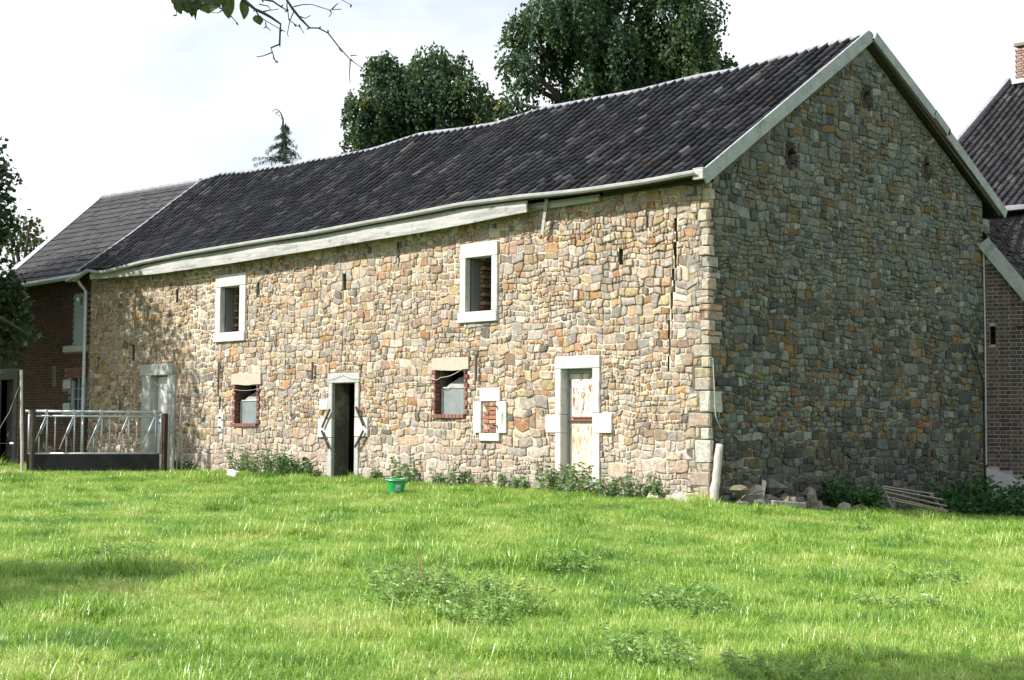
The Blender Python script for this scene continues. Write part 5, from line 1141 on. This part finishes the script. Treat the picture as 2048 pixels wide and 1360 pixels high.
# ------------------------------------------------------------------ grass
def make_grass():
    hidden = bpy.data.collections.new('grass_tufts')
    gm = bpy.data.materials.new('grass_blade'); gm.use_nodes = True; t = gm.node_tree; b = t.nodes['Principled BSDF']; lk = t.links.new; N = t.nodes.new
    at_ = N('ShaderNodeAttribute'); at_.attribute_type = 'INSTANCER'; at_.attribute_name = 'tint'
    ge = N('ShaderNodeNewGeometry'); add = N('ShaderNodeMath'); add.operation = 'MULTIPLY_ADD'; add.inputs[1].default_value = .46; lk(ge.outputs['Random Per Island'], add.inputs[0]); lk(at_.outputs['Fac'], add.inputs[2])
    rp_ = N('ShaderNodeValToRGB'); e = rp_.color_ramp.elements
    e[0].position = .12; e[0].color = (.085, .20, .03, 1); e[1].position = .95; e[1].color = (.60, .56, .26, 1)
    for p, c in ((.36, (.20, .385, .045, 1)), (.62, (.345, .51, .075, 1)), (.84, (.49, .57, .17, 1))): q = e.new(p); q.color = c
    lk(add.outputs[0], rp_.inputs['Fac']); lk(rp_.outputs['Color'], b.inputs['Base Color']); b.inputs['Roughness'].default_value = .33; b.inputs['Specular IOR Level'].default_value = .7
    tr = N('ShaderNodeBsdfTranslucent'); ms = N('ShaderNodeMixShader'); ms.inputs[0].default_value = .36; lk(rp_.outputs['Color'], tr.inputs['Color']); lk(b.outputs[0], ms.inputs[1]); lk(tr.outputs[0], ms.inputs[2]); lk(ms.outputs[0], t.nodes['Material Output'].inputs['Surface'])
    rng = np.random.default_rng(77)
    for v in range(8):
        mb = MB(); nb = 26 if v < 6 else 18
        for k in range(nb):
            a = rng.uniform(0, 2 * PI); r = .075 * math.sqrt(rng.random()); h = rng.uniform(.05, .12) * (1.0 if v < 6 else 1.5); lean = rng.uniform(.3, 1.7); w = rng.uniform(.0022, .0042); az = rng.uniform(0, 2 * PI)
            d = np.array([math.cos(az), math.sin(az), 0]); s = np.array([-math.sin(az), math.cos(az), 0]); p = np.array([math.cos(a) * r, math.sin(a) * r, -.01]); vs = []
            for i in range(4):
                q = i / 3; th = lean * q; pt = p + d * h * q * math.sin(th) * .9 + up * h * q * math.cos(th * .75)
                ww = w * (1 - q ** 1.6); tw = s * ww + d * ww * .5 * q
                vs += [pt - tw, pt + tw] if i < 3 else [pt]
            mb.add(vs, [(0, 1, 3, 2), (2, 3, 5, 4), (4, 5, 6)])
        o = bpy.data.objects.new('grass_tuft', mb.mesh('grass_tuft', gm)); hidden.objects.link(o)
    # patches where the grass grows: wedge in view plus a margin
    step = .5; F = []; V = {}; dens = []
    def vid(i, j):
        if (i, j) not in V: V[(i, j)] = len(V)
        return V[(i, j)]
    for i in range(-90, 90):
        for j in range(-80, 60):
            x, y = i * step + .25, j * step + .25; v = np.array([x, y, 0]) - CAM; f_, r_ = v.dot(fh), v.dot(rt)
            if f_ < 4 or f_ > 46 or abs(r_) > .3413 * f_ + 6.5: continue
            if y > -.05 and x < .2: continue
            q = np.array([x, y]) - L0
            if q.dot(LE) > -.3 and q.dot(LN) < .2 and x > 0: continue
            F.append((vid(i, j), vid(i + 1, j), vid(i + 1, j + 1), vid(i, j + 1)))
    K = sorted(V, key=V.get); X = np.array([k[0] * step for k in K]); Y = np.array([k[1] * step for k in K]); Z = gz(X, Y)
    me = bpy.data.meshes.new('grass'); me.from_pydata(np.stack([X, Y, Z], 1).tolist(), [], F)
    fd = (X - CAM[0]) * fh[0] + (Y - CAM[1]) * fh[1]; base = np.clip(300 - 5.5 * (fd - 10), 130, 300)
    thin = np.ones(len(X)); wallstrip = (np.abs(Y + .6) < .55) & (X < 0); thin[wallstrip] = .75; thin[(X > 0) & (X < .9) & (Y > .3)] = .2
    a = me.attributes.new('dens', 'FLOAT', 'POINT'); a.data.foreach_set('value', (base * thin).astype(np.float32))
    me.materials.append(gm); o = link(me, 'grass', kind='stuff'); o['label'] = 'rough sunlit pasture grass covering the meadow'
    ng = bpy.data.node_groups.new('grass_scatter', 'GeometryNodeTree'); ng.interface.new_socket('Geometry', in_out='INPUT', socket_type='NodeSocketGeometry'); ng.interface.new_socket('Geometry', in_out='OUTPUT', socket_type='NodeSocketGeometry')
    n = ng.nodes.new; l = ng.links.new
    gi, go = n('NodeGroupInput'), n('NodeGroupOutput'); dp = n('GeometryNodeDistributePointsOnFaces'); dp.distribute_method = 'RANDOM'
    na = n('GeometryNodeInputNamedAttribute'); na.data_type = 'FLOAT'; na.inputs['Name'].default_value = 'dens'
    l(gi.outputs[0], dp.inputs['Mesh']); l(na.outputs['Attribute'], dp.inputs['Density']); dp.inputs['Seed'].default_value = 3
    def noise(sc, det=3):
        q = n('ShaderNodeTexNoise'); q.inputs['Scale'].default_value = sc; q.inputs['Detail'].default_value = det; p = n('GeometryNodeInputPosition'); l(p.outputs[0], q.inputs['Vector']); return q.outputs['Fac']
    def mr(v, a0, a1, b0, b1):
        q = n('ShaderNodeMapRange'); q.inputs['From Min'].default_value = a0; q.inputs['From Max'].default_value = a1; q.inputs['To Min'].default_value = b0; q.inputs['To Max'].default_value = b1; l(v, q.inputs['Value']); return q.outputs[0]
    def mth(op, a_, b_):
        q = n('ShaderNodeMath'); q.operation = op
        for k, v in enumerate((a_, b_)):
            if isinstance(v, (int, float)): q.inputs[k].default_value = v
            else: l(v, q.inputs[k])
        return q.outputs[0]
    rv = n('FunctionNodeRandomValue'); rv.data_type = 'FLOAT'; rv.inputs[2].default_value = -.13; rv.inputs[3].default_value = .13
    tint = mth('ADD', mth('ADD', mr(noise(.7, 5), .3, .7, -.04, .53), mr(noise(2.3, 3), .3, .7, -.13, .17)), rv.outputs[1])
    st = n('GeometryNodeStoreNamedAttribute'); st.data_type = 'FLOAT'; st.domain = 'POINT'; st.inputs['Name'].default_value = 'tint'; l(dp.outputs['Points'], st.inputs['Geometry']); l(tint, st.inputs['Value'])
    ci = n('GeometryNodeCollectionInfo'); ci.inputs['Collection'].default_value = hidden; ci.inputs['Separate Children'].default_value = True; ci.inputs['Reset Children'].default_value = True
    ip = n('GeometryNodeInstanceOnPoints'); l(st.outputs['Geometry'], ip.inputs['Points']); l(ci.outputs[0], ip.inputs['Instance']); ip.inputs['Pick Instance'].default_value = True
    ri = n('FunctionNodeRandomValue'); ri.data_type = 'INT'; ri.inputs[4].default_value = 0; ri.inputs[5].default_value = 7; l(ri.outputs[2], ip.inputs['Instance Index'])
    rr_ = n('FunctionNodeRandomValue'); rr_.data_type = 'FLOAT_VECTOR'; rr_.inputs[0].default_value = (-.18, -.18, 0); rr_.inputs[1].default_value = (.18, .18, 6.283); l(rr_.outputs[0], ip.inputs['Rotation'])
    r2 = n('FunctionNodeRandomValue'); r2.data_type = 'FLOAT'; r2.inputs[2].default_value = .7; r2.inputs[3].default_value = 1.25; r2.inputs['Seed'].default_value = 5
    tus = mr(noise(1.05, 4), .53, .74, 0, 1.35)
    scl = mth('MULTIPLY', mth('ADD', mr(noise(.9, 2), .3, .7, .5, .95), tus), r2.outputs[1]); l(scl, ip.inputs['Scale'])
    l(ip.outputs[0], go.inputs[0]); md = o.modifiers.new('scatter', 'NODES'); md.node_group = ng
make_grass()
